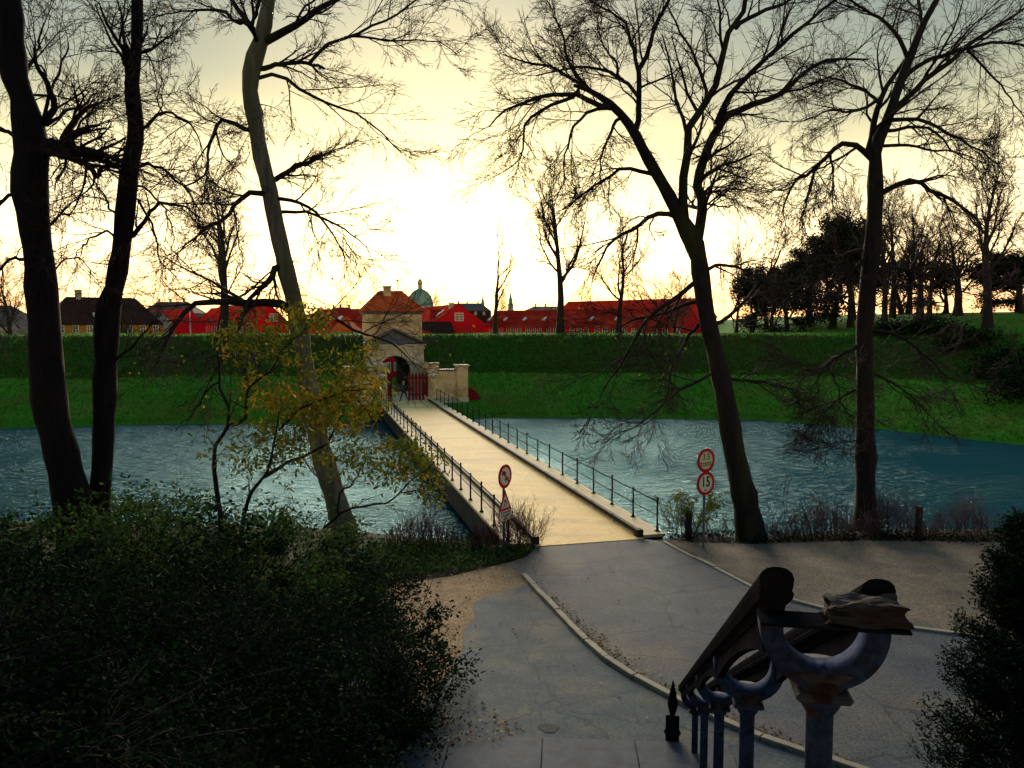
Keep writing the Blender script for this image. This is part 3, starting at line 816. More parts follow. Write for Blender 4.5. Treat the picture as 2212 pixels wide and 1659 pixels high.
# gable-ended rows
house('row_house', 'red gabled row house with one white window right of the gatehouse', (-9.85, 149.0), bey[:2], 55, 10.0, 0.2, 6.75, 10.45, M['redwall'], M['tile_dark'],
      gable=[(0.0, 7.35, 1.7, 1.55)], skylights=[(-1, 6.5, 0.45), (-1, 7.6, 0.50), (-1, 6.9, 0.62)], dormer=[(-1, 9.5, 0.42, 1.1)], chimneys=[(-1.0, 2.6, 0.2)])
house('annex', 'low brown roofed annex in front of the red gabled row house', (-17.5, 139.0), (0.969, 0.2475), 7.0, 6.0, 0.2, 5.2, 7.0, M['tile_brown'], M['tile_brown'], cat='building')
p1 = at(585, 700, 150)[:2]; p2 = at(452, 700, 190)[:2]
house('row_house', 'red gabled row house with steep orange roof seen left of the pale leaning tree', p1, p2 - p1, 46, 7.0, 0.2, 6.9, 10.3, M['redwall'], M['tile_bright'], gable=[(0.5, 7.25, 1.5, 1.5)],
      side=[(-1, 2 + k * 2.2, 5.2, 0.9, 1.3) for k in range(16)])
p1 = at(410, 700, 165)[:2]; p2 = at(330, 700, 195)[:2]
house('row_house', 'small red gabled row house behind the white flagpole', p1, p2 - p1, 38, 6.0, 0.2, 6.8, 9.7, M['redwall'], M['tile_bright'], side=[(-1, 2 + k * 1.7, 5.6, 0.8, 1.1) for k in range(16)])
p1 = at(306, 698, 140)[:2]; p2 = at(60, 698, 129)[:2]
house('yellow_hall', 'long yellow hall under a tall brown hipped roof between the dark trunks', p1 + np.array([0, 5.0]), p2 - p1, np.linalg.norm(p2 - p1), 10.0, 0.2, 6.9, 11.2, M['yellowwall'], M['tile_brown'], hip=3.2,
      side=[(1, 1.2 + k * 2.1, 5.3, 0.9, 1.3) for k in range(9)] + [(-1, 1.2 + k * 2.1, 5.3, 0.9, 1.3) for k in range(9)], skylights=[(1, 3, 0.3), (1, 5, 0.3), (1, 9, 0.45), (-1, 10.5, 0.3), (-1, 8.5, 0.3), (-1, 9.6, 0.5)], chimneys=[(0, 12.2, 1.3)], cat='hall')
p1 = at(795, 700, 118)[:2]; p2 = at(672, 700, 122)[:2]
house('row_house', 'dark red roofed row house left of the gatehouse', p1 + np.array([0, 4.0]), p2 - p1, np.linalg.norm(p2 - p1), 8.0, 0.2, 6.1, 8.9, M['redwall'], M['tile_dark'],
      side=[(-1, 1.5 + k * 1.45, 4.6, 0.7, 1.2) for k in range(5)], skylights=[(-1, 4.4, 0.5)])
house('porch', 'small grey porch with orange hipped roof beside the gatehouse', at(773, 700, 108)[:2], (-1, 0.2), 3.2, 3.2, 0.2, 6.0, 7.6, M['palewall'], M['tile'], hip=1.5, cat='building')
# red house met through the archway
house('row_house', 'red house with white windows seen through the gatehouse arch', bl(5.7, 80)[:2], bey[:2], 30, 9.8, -0.1, 4.4, 6.0, M['redwall'], M['tile_dark'],
      gable=[(-4.15, 0.75, 0.55, 1.15), (-3.25, 0.75, 0.55, 1.15), (-1.8, 0.75, 0.8, 1.15), (0.2, 0.75, 0.8, 1.15), (2.2, 0.75, 0.8, 1.15)])
p1 = at(300, 700, 175)[:2]
house('outbuilding', 'grey roofed outbuilding left of the flagpole', at(352, 700, 150)[:2], (-1, 0.3), 7, 5, 0.2, 7.3, 8.8, M['palewall'], M['farroof'], cat='building')
house('outbuilding', 'blue grey roofed building at the far left edge', at(62, 700, 130)[:2], (-1, 0.12), 14, 9, 0.2, 6.6, 9.6, M['palewall'], M['farroof'], cat='building', hip=3)

pole = thing('flagpole', 'white flagpole in front of the small red gable', 'flagpole', tuple(at(411, 705, 150) * np.array([1, 1, 0]) + np.array([0, 0, 0.2])))
G().tube([(0, 0, 0), (0, 0, 5), (0, 0, 10.0)], [0.13, 0.12, 0.08], 8).build('pole', M['white'], pole)
G().lathe([(0.02, 10.0), (0.13, 10.1), (0.13, 10.2), (0.02, 10.3)], 8).build('finial', M['gold'], pole)

# far city: dome church, blocks, spires
dome = thing('domed_church', 'green copper church dome with gilded lantern on the skyline', 'church', tuple(at(908, 690, 800) * np.array([1, 1, 0])))
rb, zb = 12.6, 25.0
G().lathe([(13.6, 0), (13.6, 21), (14.3, 21.2), (14.3, 22.2), (13.0, 22.3), (13.0, 25)], 32).build('drum', M['palewall'], dome)
prof = [(rb * math.cos(a), zb + 16.5 * math.sin(a)) for a in np.linspace(0, R(80), 14)]
dm = G().lathe(prof, 36).build('dome', M['copper'], dome, smooth=True)
for k in range(12):
    t = k * math.pi / 6
    G().tube([((r_ + 0.1) * math.cos(t), (r_ + 0.1) * math.sin(t), z_) for r_, z_ in prof], 0.45, 6).build('rib', M['copper'], dm)
g = G()
for k in range(12):
    t = (k + 0.5) * math.pi / 6
    r_, z_ = prof[5]
    g.tube([((r_ + 0.2) * math.cos(t), (r_ + 0.2) * math.sin(t), z_ - 0.8), ((r_ - 0.4) * math.cos(t), (r_ - 0.4) * math.sin(t), z_ + 1.4)], 0.8, 8)
g.build('dormers', M['palewall'], dm)
G().lathe([(2.9, 41.0), (2.9, 42.2), (2.1, 42.3), (2.1, 46.2), (2.6, 46.4), (2.6, 46.9)], 16).build('lantern', M['palewall'], dome)
G().lathe([(2.4, 46.9), (2.7, 48.4), (2.0, 50.2), (0.8, 51.4), (0.35, 53), (0.12, 55.5)], 16).build('cupola', M['gold'], dome, smooth=True)
far = [(1240, 1130, 662, 672, 430, 'farroof', 'long dark far roof on the skyline beneath the small spire'),
       (1060, 965, 655, 671, 480, 'farroof', 'dark far roof on the skyline right of the church dome'),
       (770, 695, 664, 676, 420, 'farroof', 'dark far roof on the skyline left of the gatehouse'),
       (420, 300, 652, 676, 380, 'farroof2', 'brown far roof on the skyline above the small red gable'),
       (560, 430, 660, 684, 300, 'farroof', 'blue grey far roof between the two left red gables'),
       (950, 860, 668, 680, 520, 'farroof', 'low dark far roof at the foot of the church dome'),
       (1330, 1250, 660, 668, 500, 'farroof', 'far grey roof behind the bright red barracks roof')]
for x1, x0, yr, ye, d_, rm, lab in far:
    A, B = at(x1, 700, d_), at(x0, 700, d_)
    zr_, ze_ = at(800, yr, d_)[2], at(800, ye, d_)[2]
    house('city_block', lab, A[:2] + np.array([0, 8.0]), (B - A)[:2], np.linalg.norm(B - A), 16, 0.3, ze_, zr_, M['tile_brown'], M[rm], cat='building', hip=6,
          side=[(1, 4 + k * 5.0, ze_ - 2.6, 1.4, 1.9) for k in range(int(np.linalg.norm(B - A) / 5 - 1))] + [(-1, 4 + k * 5.0, ze_ - 2.6, 1.4, 1.9) for k in range(int(np.linalg.norm(B - A) / 5 - 1))], chimneys=[(0, np.linalg.norm(B - A) * t, 1.6) for t in (0.3, 0.55, 0.75)])
for xd, top, d_, lab in ((1103, 628, 700, 'slim dark church spire on the far skyline'), (1043, 636, 720, 'pale pointed spire right of the church dome')):
    P = at(xd, 690, d_); zt = at(xd, top, d_)[2]
    s = thing('church_spire', lab, 'spire', (P[0], P[1], 0))
    G().lathe([(3.0, 0), (3.0, zt * 0.5), (3.4, zt * 0.51), (2.4, zt * 0.55), (2.4, zt * 0.64)], 8).build('tower', M['palewall'], s)
    G().lathe([(2.8, zt * 0.642), (1.5, zt * 0.72), (1.7, zt * 0.76), (0.6, zt * 0.9), (0.08, zt)], 8).build('spire', M['copper'], s)
# ------------------------------------------------------------------ branching machinery (numpy)
def tubes(branches, sides):
    """branches: list of (P (N,k,3), R (N,k)); returns V, quads"""
    Vs, Qs, off = [], [], 0
    for P, Rr in branches:
        N, k, _ = P.shape
        if N == 0: continue
        T = np.gradient(P, axis=1)
        T /= np.linalg.norm(T, axis=2, keepdims=True) + 1e-9
        d = P[:, -1] - P[:, 0]
        d /= np.linalg.norm(d, axis=1, keepdims=True) + 1e-9
        ref = np.where(np.abs(d[:, 2:3]) < 0.75, np.array([[0, 0, 1.0]]), np.array([[1.0, 0.3, 0]]))[:, None, :]
        U = np.cross(T, np.broadcast_to(ref, T.shape)); U /= np.linalg.norm(U, axis=2, keepdims=True) + 1e-9
        W = np.cross(U, T)
        a = np.arange(sides) * 2 * math.pi / sides
        V = P[:, :, None, :] + Rr[:, :, None, None] * (np.cos(a)[None, None, :, None] * U[:, :, None, :] + np.sin(a)[None, None, :, None] * W[:, :, None, :])
        idx = off + np.arange(N * k * sides).reshape(N, k, sides)
        nx = np.roll(idx, -1, axis=2)
        Q = np.stack([idx[:, :-1], nx[:, :-1], nx[:, 1:], idx[:, 1:]], -1).reshape(-1, 4)
        Vs.append(V.reshape(-1, 3)); Qs.append(Q); off += N * k * sides
    return np.concatenate(Vs), np.concatenate(Qs)
def resample(pts, rad, k, rng, wob=0.0):
    P = np.array(pts, float)
    c = curve(P, max(k, 4) * 3)
    s = np.r_[0, np.cumsum(np.linalg.norm(np.diff(c, axis=0), axis=1))]
    u = np.linspace(0, s[-1], k)
    Q = np.stack([np.interp(u, s, c[:, i]) for i in range(3)], 1)
    if wob:
        n = rng.normal(0, wob, Q.shape); n[0] = 0
        Q = Q + n
    rr = np.interp(np.linspace(0, 1, k), np.linspace(0, 1, len(rad)), rad)
    return Q, rr
def spawn(P, Rr, rng, per, t0=0.15, t1=1.0, ang=0.8, lenf=(0.3, 0.6), radf=0.55, k=5, wig=0.25, trop=(0, 0, 0.1), absr=None, taper=0.25, minlen=0.0, ends=True):
    """children of all branches P (N,k,3)"""
    N, kp, _ = P.shape
    seg = np.linalg.norm(np.diff(P, axis=1), axis=2)
    L = seg.sum(1)
    C = N * per
    par = np.repeat(np.arange(N), per)
    t = (np.tile(np.arange(per), N) + rng.uniform(0.1, 0.9, C)) / per
    t = t0 + (t1 - t0) * t
    f = t * (kp - 1); i = np.minimum(f.astype(int), kp - 2); w = f - i
    p = P[par, i] * (1 - w)[:, None] + P[par, i + 1] * w[:, None]
    tg = P[par, i + 1] - P[par, i]; tg /= np.linalg.norm(tg, axis=1, keepdims=True) + 1e-9
    rp = Rr[par, i] * (1 - w) + Rr[par, i + 1] * w
    rnd = rng.normal(size=(C, 3))
    perp = rnd - (rnd * tg).sum(1, keepdims=True) * tg
    perp /= np.linalg.norm(perp, axis=1, keepdims=True) + 1e-9
    a = np.clip(rng.normal(ang, 0.28, C), 0.15, 1.7) * (1 - 0.45 * t)
    d = np.cos(a)[:, None] * tg + np.sin(a)[:, None] * perp
    ln = L[par] * rng.uniform(lenf[0], lenf[1], C) * (1.15 - 0.55 * t)
    ln = np.maximum(ln, minlen)
    r0 = np.minimum(rp * radf * rng.uniform(0.8, 1.2, C), rp * 0.9)
    if absr is not None: r0 = np.maximum(r0, absr)
    Q = np.empty((C, k, 3)); Q[:, 0] = p
    tr = np.array(trop)
    for j in range(1, k):
        d = d + rng.normal(0, wig, (C, 3)) + tr
        d /= np.linalg.norm(d, axis=1, keepdims=True)
        Q[:, j] = Q[:, j - 1] + d * (ln / (k - 1))[:, None]
    Rn = r0[:, None] * np.linspace(1, taper, k)[None]
    return Q, Rn
def stack_same(limbs):
    """limbs of equal k -> arrays"""
    return np.stack([l[0] for l in limbs]), np.stack([l[1] for l in limbs])

def bark(name, c1, c2, moss=None, sc=6.0):
    return mat(name, c1, c2, scale=sc, rough=0.95, bump=0.9, bscale=sc * 2.2, stretch=(2.2, 2.2, 0.35), bdist=0.03, c3=moss, s3=0.7, t3=0.58, spec=0.1)
M['bark'] = bark('dark_bark', (0.030, 0.025, 0.026), (0.016, 0.013, 0.015), moss=(0.035, 0.040, 0.016))
M['bark_pale'] = bark('pale_poplar_bark', (0.19, 0.18, 0.14), (0.08, 0.075, 0.062), moss=(0.09, 0.10, 0.05), sc=4)
M['bark_black'] = bark('blackish_bark', (0.016, 0.014, 0.017), (0.009, 0.008, 0.010))
M['twig'] = mat('twig', (0.020, 0.015, 0.017), (0.034, 0.024, 0.022), scale=2, rough=0.95, spec=0.1)
M['twig_far'] = mat('far_twig', (0.030, 0.026, 0.024), (0.046, 0.038, 0.030), scale=0.5, rough=0.95, spec=0.1)
M['twig_red'] = mat('red_shoot', (0.10, 0.028, 0.028), (0.055, 0.022, 0.024), scale=3, rough=0.9, spec=0.1)
M['twig_purple'] = mat('purple_shoot', (0.060, 0.028, 0.042), (0.035, 0.020, 0.030), scale=3, rough=0.9, spec=0.1)

def leaf_material(name, cols, rough=0.55, trans=0.25):
    m = bpy.data.materials.new(name)
    m.use_nodes = True
    n, l = m.node_tree.nodes, m.node_tree.links
    b = n['Principled BSDF']
    g = n.new('ShaderNodeNewGeometry')
    rp = n.new('ShaderNodeValToRGB')
    e = rp.color_ramp.elements
    e[0].position = 0.0; e[0].color = (*cols[0], 1)
    e[1].position = 1.0; e[1].color = (*cols[-1], 1)
    for k in range(1, len(cols) - 1):
        q = e.new(k / (len(cols) - 1)); q.color = (*cols[k], 1)
    l.new(g.outputs['Random Per Island'], rp.inputs['Fac'])
    l.new(rp.outputs['Color'], b.inputs['Base Color'])
    b.inputs['Roughness'].default_value = 0.85
    b.inputs['Specular IOR Level'].default_value = 0.03
    if trans:
        tr = n.new('ShaderNodeBsdfTranslucent')
        l.new(rp.outputs['Color'], tr.inputs['Color'])
        ms = n.new('ShaderNodeMixShader'); ms.inputs[0].default_value = trans
        l.new(b.outputs[0], ms.inputs[1]); l.new(tr.outputs[0], ms.inputs[2])
        l.new(ms.outputs[0], n['Material Output'].inputs['Surface'])
    return m
M['leaf_dark'] = leaf_material('dark_evergreen_leaf', [(0.002, 0.006, 0.004), (0.004, 0.012, 0.006), (0.008, 0.022, 0.009), (0.016, 0.038, 0.013)])
M['leaf_mid'] = leaf_material('green_shrub_leaf', [(0.008, 0.026, 0.008), (0.020, 0.060, 0.014), (0.048, 0.105, 0.020), (0.10, 0.125, 0.024)])
M['leaf_yellow'] = leaf_material('autumn_leaf', [(0.07, 0.11, 0.015), (0.16, 0.17, 0.018), (0.32, 0.23, 0.018), (0.34, 0.16, 0.014), (0.11, 0.13, 0.016), (0.06, 0.09, 0.014)], trans=0.35)
M['leaf_green_yellow'] = leaf_material('turning_leaf', [(0.04, 0.08, 0.012), (0.08, 0.11, 0.016), (0.15, 0.14, 0.018), (0.05, 0.07, 0.012)], trans=0.35)
M['leaf_fallen'] = leaf_material('fallen_leaf', [(0.30, 0.20, 0.05), (0.16, 0.06, 0.02), (0.36, 0.32, 0.16), (0.10, 0.045, 0.02), (0.24, 0.06, 0.02)], trans=0.0)
M['leaf_conifer'] = leaf_material('conifer_spray', [(0.005, 0.012, 0.008), (0.008, 0.020, 0.011), (0.012, 0.026, 0.013)], trans=0.1)
M['grass_green'] = leaf_material('grass_blade', [(0.014, 0.105, 0.004), (0.030, 0.160, 0.008), (0.052, 0.195, 0.011), (0.075, 0.165, 0.014)], trans=0.4)  # fresh green blades for the lower tier and the crest
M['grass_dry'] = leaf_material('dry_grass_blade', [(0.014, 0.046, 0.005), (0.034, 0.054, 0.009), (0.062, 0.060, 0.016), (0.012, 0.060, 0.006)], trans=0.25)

def leaves(P, size, rng, droop=0.3, aspect=0.42, up=None, fold=0.18):
    """leaf blades (six-point, folded on the midrib) at points P; one island each"""
    N = len(P)
    d = rng.normal(size=(N, 3)); d[:, 2] = d[:, 2] * 0.6 - droop
    d /= np.linalg.norm(d, axis=1, keepdims=True)
    n = rng.normal(size=(N, 3)); n[:, 2] += 0.8
    s = np.cross(d, n); s /= np.linalg.norm(s, axis=1, keepdims=True) + 1e-9
    n = np.cross(s, d)
    L = (size * rng.uniform(0.6, 1.25, N))[:, None]
    w = L * aspect * 0.5
    c = P + d * L * 0.45
    V = np.stack([P, c + s * w + n * w * fold * 2, P + d * L * 0.8 + s * w * 0.55 + n * w * fold, P + d * L, P + d * L * 0.8 - s * w * 0.55 + n * w * fold, c - s * w + n * w * fold * 2], 1).reshape(-1, 3)
    k = np.arange(N)[:, None] * 6
    Q = np.concatenate([k + np.array([[0, 1, 2, 3]]), k + np.array([[0, 3, 4, 5]])])
    return V, Q

# ------------------------------------------------------------------ traced trees
def px_limb(pts, Y0, dY, k, rng, w0, w1, wob=0.0, Yfun=None):
    """pts in picture columns and rows; the limb leaves depth Y0 and ends dY farther; w in picture widths at the limb"""
    n = len(pts)
    q = [at(x, y, Y0 + dY * (i / max(1, n - 1)) ** 1.2) for i, (x, y) in enumerate(pts)]
    r = [w0 / F * Y0 / 2, w1 / F * (Y0 + dY) / 2]
    return resample(q, r, k, rng, wob)
def build_tree(name, label, trunk_pts, Y, base, limbs, barkm, twigm, seed, lev=(8, 6, 5, 3), trop=(0, 0, 0.03), hang=(0, 0, -0.015), group=None, twig_r=0.0085, extra=None, limb_bark=None, leafs=0, cat='tree', lf=1.0, trunk_noise=0.0):
    rng = np.random.RandomState(seed)
    t = thing(name, label, cat, tuple(base), 0.0, group)
    q = [at(x, y, Y) if len(p) == 3 else at(x, y, p[3]) for p in trunk_pts for x, y in [p[:2]]]
    rad = [p[2] / F * Y / 2 for p in trunk_pts]
    q.insert(0, np.array(base) - np.array([0, 0, 0.5])); rad.insert(0, rad[0] * 1.2)
    P, Rr = resample(q, rad, 40, rng)
    # interpolate radii over arc length of the traced stations
    s = np.r_[0, np.cumsum(np.linalg.norm(np.diff(np.array(q), axis=0), axis=1))]; s /= s[-1]
    Rr = np.interp(np.linspace(0, 1, 40), s, rad)
    a = np.arange(14) * 2 * math.pi / 14
    V, Q = tubes([(P[None], Rr[None])], 14)
    # knobbly bark outline
    Vn = V.reshape(40, 14, 3); C = P[:, None, :]
    lump = (0.82 if Y < 20 else 0.94) + 0.05 * rng.normal(size=(40, 14)) * (0.6 + trunk_noise) + 0.06 * np.sin(a * 3 + 1.0)[None] + 0.05 * rng.normal(size=(40, 1))
    V = (C + (Vn - C) * lump[:, :, None]).reshape(-1, 3)
    link('trunk', np_mesh('trunk', V, [Q], True), barkm, t, local=False)
    L0 = []
    for (pts, dY, w0, w1) in limbs:
        y0 = pts[0][2] if len(pts[0]) > 2 else Y
        lp = px_limb([p[:2] for p in pts], y0, dY, 12, rng, w0, w1, wob=0.02)
        L0.append(lp)
        V, Q = tubes([(lp[0][None], lp[1][None])], 8)
        link('limb', np_mesh('limb', V, [Q], True), limb_bark or barkm, t, local=False)
    P0, R0 = stack_same(L0)
    twl = []
    P1, R1 = spawn(P0, R0, rng, lev[0], 0.15, 1.0, ang=0.8, lenf=(0.25 * lf, 0.6 * lf), radf=0.5, k=8, wig=0.13, trop=trop, absr=twig_r * 1.6, minlen=1.3)
    P2, R2 = spawn(P1, R1, rng, lev[1], 0.12, 1.0, ang=0.75, lenf=(0.35, 0.7), radf=0.55, k=6, wig=0.16, trop=hang, absr=twig_r * 1.1, taper=0.5, minlen=0.6)
    P3, R3 = spawn(P2, R2, rng, lev[2], 0.12, 1.0, ang=0.7, lenf=(0.35, 0.7), radf=0.6, k=4, wig=0.18, trop=hang, absr=twig_r * 0.8, taper=0.6, minlen=0.32)
    P4, R4 = spawn(P3, R3, rng, lev[3], 0.2, 1.0, ang=0.65, lenf=(0.35, 0.7), radf=0.7, k=2, wig=0.2, trop=hang, absr=twig_r * 0.62, taper=0.7, minlen=0.15)
    Va, Qa = tubes([(P1, R1)], 5)
    Vb, Qb = tubes([(P2, R2), (P3, R3), (P4, R4)], 3)
    o = link('crown', np_mesh('crown', np.concatenate([Va, Vb]), [Qa, Qb + len(Va)], False), twigm, t, local=False)
    o['kind'] = 'stuff'
    if leafs:
        ends = np.concatenate([P3[:, -1], P4[:, -1]])
        pick = ends[rng.choice(len(ends), leafs, replace=False)]
        V, Q = leaves(pick, 0.10, rng, droop=0.8, aspect=0.6)
        o = link('last_leaves', np_mesh('last_leaves', V, [Q]), M['leaf_yellow'], t, local=False); o['kind'] = 'stuff'
    return t
def gz(x, y, Y): return at(x, y, Y)

# pale leaning tree left of the bridge
YB = 25.5
tr = [(745, 1150, 58), (727, 1081, 50), (711, 1031, 48), (693, 963, 45), (669, 845, 43), (639, 667, 41), (625, 610, 38), (613, 559, 36), (594, 472, 36), (581, 404, 34), (564, 337, 34), (553, 270, 34), (541, 202, 34), (546, 140, 42), (566, 84, 33), (581, 0, 26), (592, -80, 18), (600, -170, 8)]
lb = [([(566, 84), (556, 78), (530, 40), (505, 8), (470, -50)], 1.5, 17, 5), ([(530, 45), (512, 50), (472, 20), (404, 24), (337, 34)], -1.2, 9, 2),
      ([(572, 90), (583, 84), (640, 54), (691, 20), (760, -20), (830, -60)], -1.0, 19, 5), ([(560, 148), (573, 145), (630, 135), (667, 138), (701, 147)], 0.6, 12, 6),
      ([(667, 138), (701, 101), (745, 81), (834, 44), (902, 0), (960, -40)], 1.5, 8, 2.5), ([(745, 81), (770, 78), (834, 89), (935, 89), (986, 118)], -0.8, 6, 1.5),
      ([(553, 170), (593, 162), (640, 189), (691, 216), (745, 233), (777, 249), (824, 286), (868, 330)], 1.0, 9, 2), ([(553, 283), (536, 284), (505, 266), (472, 259), (470, 282), (452, 310), (448, 371), (428, 391), (398, 401)], -1.5, 11, 3),
      ([(582, 392), (590, 388), (640, 361), (698, 335)], 0.8, 13, 8), ([(594, 428), (603, 431), (640, 435), (691, 468), (718, 506), (755, 560)], -0.8, 9, 2),
      ([(600, 458), (617, 458), (674, 462), (733, 488), (784, 526), (800, 545)], 1.4, 8, 2), ([(585, 424), (570, 421), (539, 418), (512, 441), (485, 475), (430, 505), (390, 545)], -1.2, 13, 3),
      ([(630, 670), (617, 657), (545, 653), (480, 652), (421, 655), (385, 690), (355, 745), (330, 800)], -2.0, 20, 5), ([(618, 585), (600, 575), (585, 600), (560, 625), (535, 650), (520, 690)], -1.0, 17, 5),
      ([(545, 655), (520, 690), (505, 740), (470, 790), (440, 850)], -1.0, 9, 2), ([(640, 690), (690, 678), (730, 690), (770, 715), (830, 735), (880, 770), (905, 800)], -1.5, 9, 2),
      ([(575, 30), (590, -20), (640, -60), (700, -100)], 2.5, 12, 3), ([(560, 100), (545, 60), (560, 0), (540, -60)], -2.5, 10, 3), ([(541, 210), (560, 230), (565, 250), (545, 280)], 0.4, 6, 3)]
build_tree('poplar_tree', 'pale barked bare tree leaning left beside the bridge', tr, YB, (at(752, 1165, YB)[0], YB, -0.25), lb, M['bark_pale'], M['twig'], 11, lev=(8, 6, 5, 2), leafs=500, limb_bark=M['bark'])

# big forked tree right of the bridge
YC = 25.0
tr = [(1622, 1160, 78), (1611, 1101, 62), (1599, 1040, 54), (1586, 980, 50), (1569, 879, 46), (1556, 812, 45), (1540, 745, 41), (1525, 677, 40), (1515, 610, 38), (1507, 555, 40), (1495, 520, 46), (1468, 470, 31), (1441, 415, 29), (1407, 357, 26), (1383, 313, 25), (1363, 276, 22), (1323, 229, 17), (1272, 195, 11), (1239, 184, 8)]
lb = [([(1500, 540), (1512, 500), (1517, 440), (1506, 398), (1524, 337), (1544, 286), (1568, 249)], 0.5, 24, 18), ([(1568, 249, 25.5), (1618, 229), (1682, 206), (1723, 168), (1787, 128), (1874, 128)], 1.5, 15, 4),
      ([(1480, 490), (1473, 404), (1487, 324), (1487, 286), (1514, 243), (1551, 168), (1568, 84), (1598, 44), (1608, 0), (1625, -90)], -0.8, 22, 8), ([(1514, 235), (1524, 209), (1517, 168), (1487, 101), (1467, 67), (1440, 10)], 1.8, 9, 3),
      ([(1547, 270), (1565, 230), (1585, 195), (1635, 145), (1702, 84), (1770, 27), (1840, -30)], -1.8, 14, 5), ([(1590, 60), (1598, 50), (1655, 20), (1709, 0), (1780, -50)], 1.0, 10, 4),
      ([(1370, 290), (1377, 276), (1380, 202), (1382, 145), (1401, 111), (1414, 51), (1444, 0), (1470, -70)], 1.0, 14, 5), ([(1380, 160), (1377, 148), (1363, 84), (1350, 50), (1306, 20), (1272, 0)], -1.0, 9, 3),
      ([(1380, 210), (1373, 202), (1336, 165), (1289, 148), (1222, 148), (1160, 165)], 1.6, 9, 3), ([(1345, 172), (1336, 165), (1330, 131), (1306, 104), (1290, 60)], -1.4, 7, 2),
      ([(1320, 232), (1299, 229), (1272, 216), (1239, 202), (1188, 206), (1138, 219), (1087, 243), (1057, 276)], -1.5, 13, 3), ([(1330, 236), (1313, 233), (1272, 243), (1239, 273), (1228, 303), (1218, 354), (1218, 398)], 1.2, 9, 2),
      ([(1250, 195), (1239, 209), (1171, 236), (1134, 270), (1131, 320), (1121, 347), (1087, 371)], -0.6, 9, 2), ([(1280, 200), (1266, 189), (1205, 152), (1138, 135), (1087, 118)], 1.8, 9, 2.5),
      ([(1300, 212), (1286, 202), (1245, 162), (1222, 118), (1218, 78), (1198, 34)], -1.9, 9, 3), ([(1340, 255), (1330, 263), (1313, 303), (1299, 344), (1296, 391)], -0.7, 8, 2),
      ([(1420, 380), (1404, 374), (1350, 364), (1313, 384), (1272, 411), (1215, 452)], 1.4, 10, 3), ([(1465, 470), (1448, 465), (1407, 465), (1367, 495), (1326, 519), (1306, 546), (1280, 600)], -1.0, 12, 3),
      ([(1510, 420), (1519, 418), (1544, 394), (1568, 377)], 0.5, 7, 4), ([(1515, 415), (1527, 413), (1570, 411), (1598, 408)], -0.4, 3, 1),
      ([(1515, 600), (1500, 612), (1450, 650), (1390, 700), (1350, 770), (1300, 850)], -1.6, 12, 3), ([(1520, 585), (1545, 575), (1565, 572), (1615, 586), (1650, 610)], 1.2, 9, 2),
      ([(1545, 800), (1534, 812), (1466, 845), (1400, 900), (1330, 950)], -1.2, 8, 2), ([(1562, 815), (1581, 818), (1655, 829), (1702, 839), (1740, 870)], 1.0, 9, 2),
      ([(1540, 700), (1567, 690), (1600, 660), (1660, 590), (1690, 540)], 1.8, 10, 3), ([(1530, 690), (1510, 700), (1480, 740), (1450, 800), (1440, 860)], 1.2, 9, 2),
      ([(1525, 660), (1490, 655), (1430, 680), (1370, 690), (1310, 720)], 1.5, 10, 2)]
build_tree('forked_tree', 'tall forked bare tree with drooping limbs beside the speed sign', tr, YC, (at(1622, 1165, YC)[0], YC, -0.2), lb, M['bark'], M['twig'], 21, lev=(9, 7, 5, 2), leafs=160)

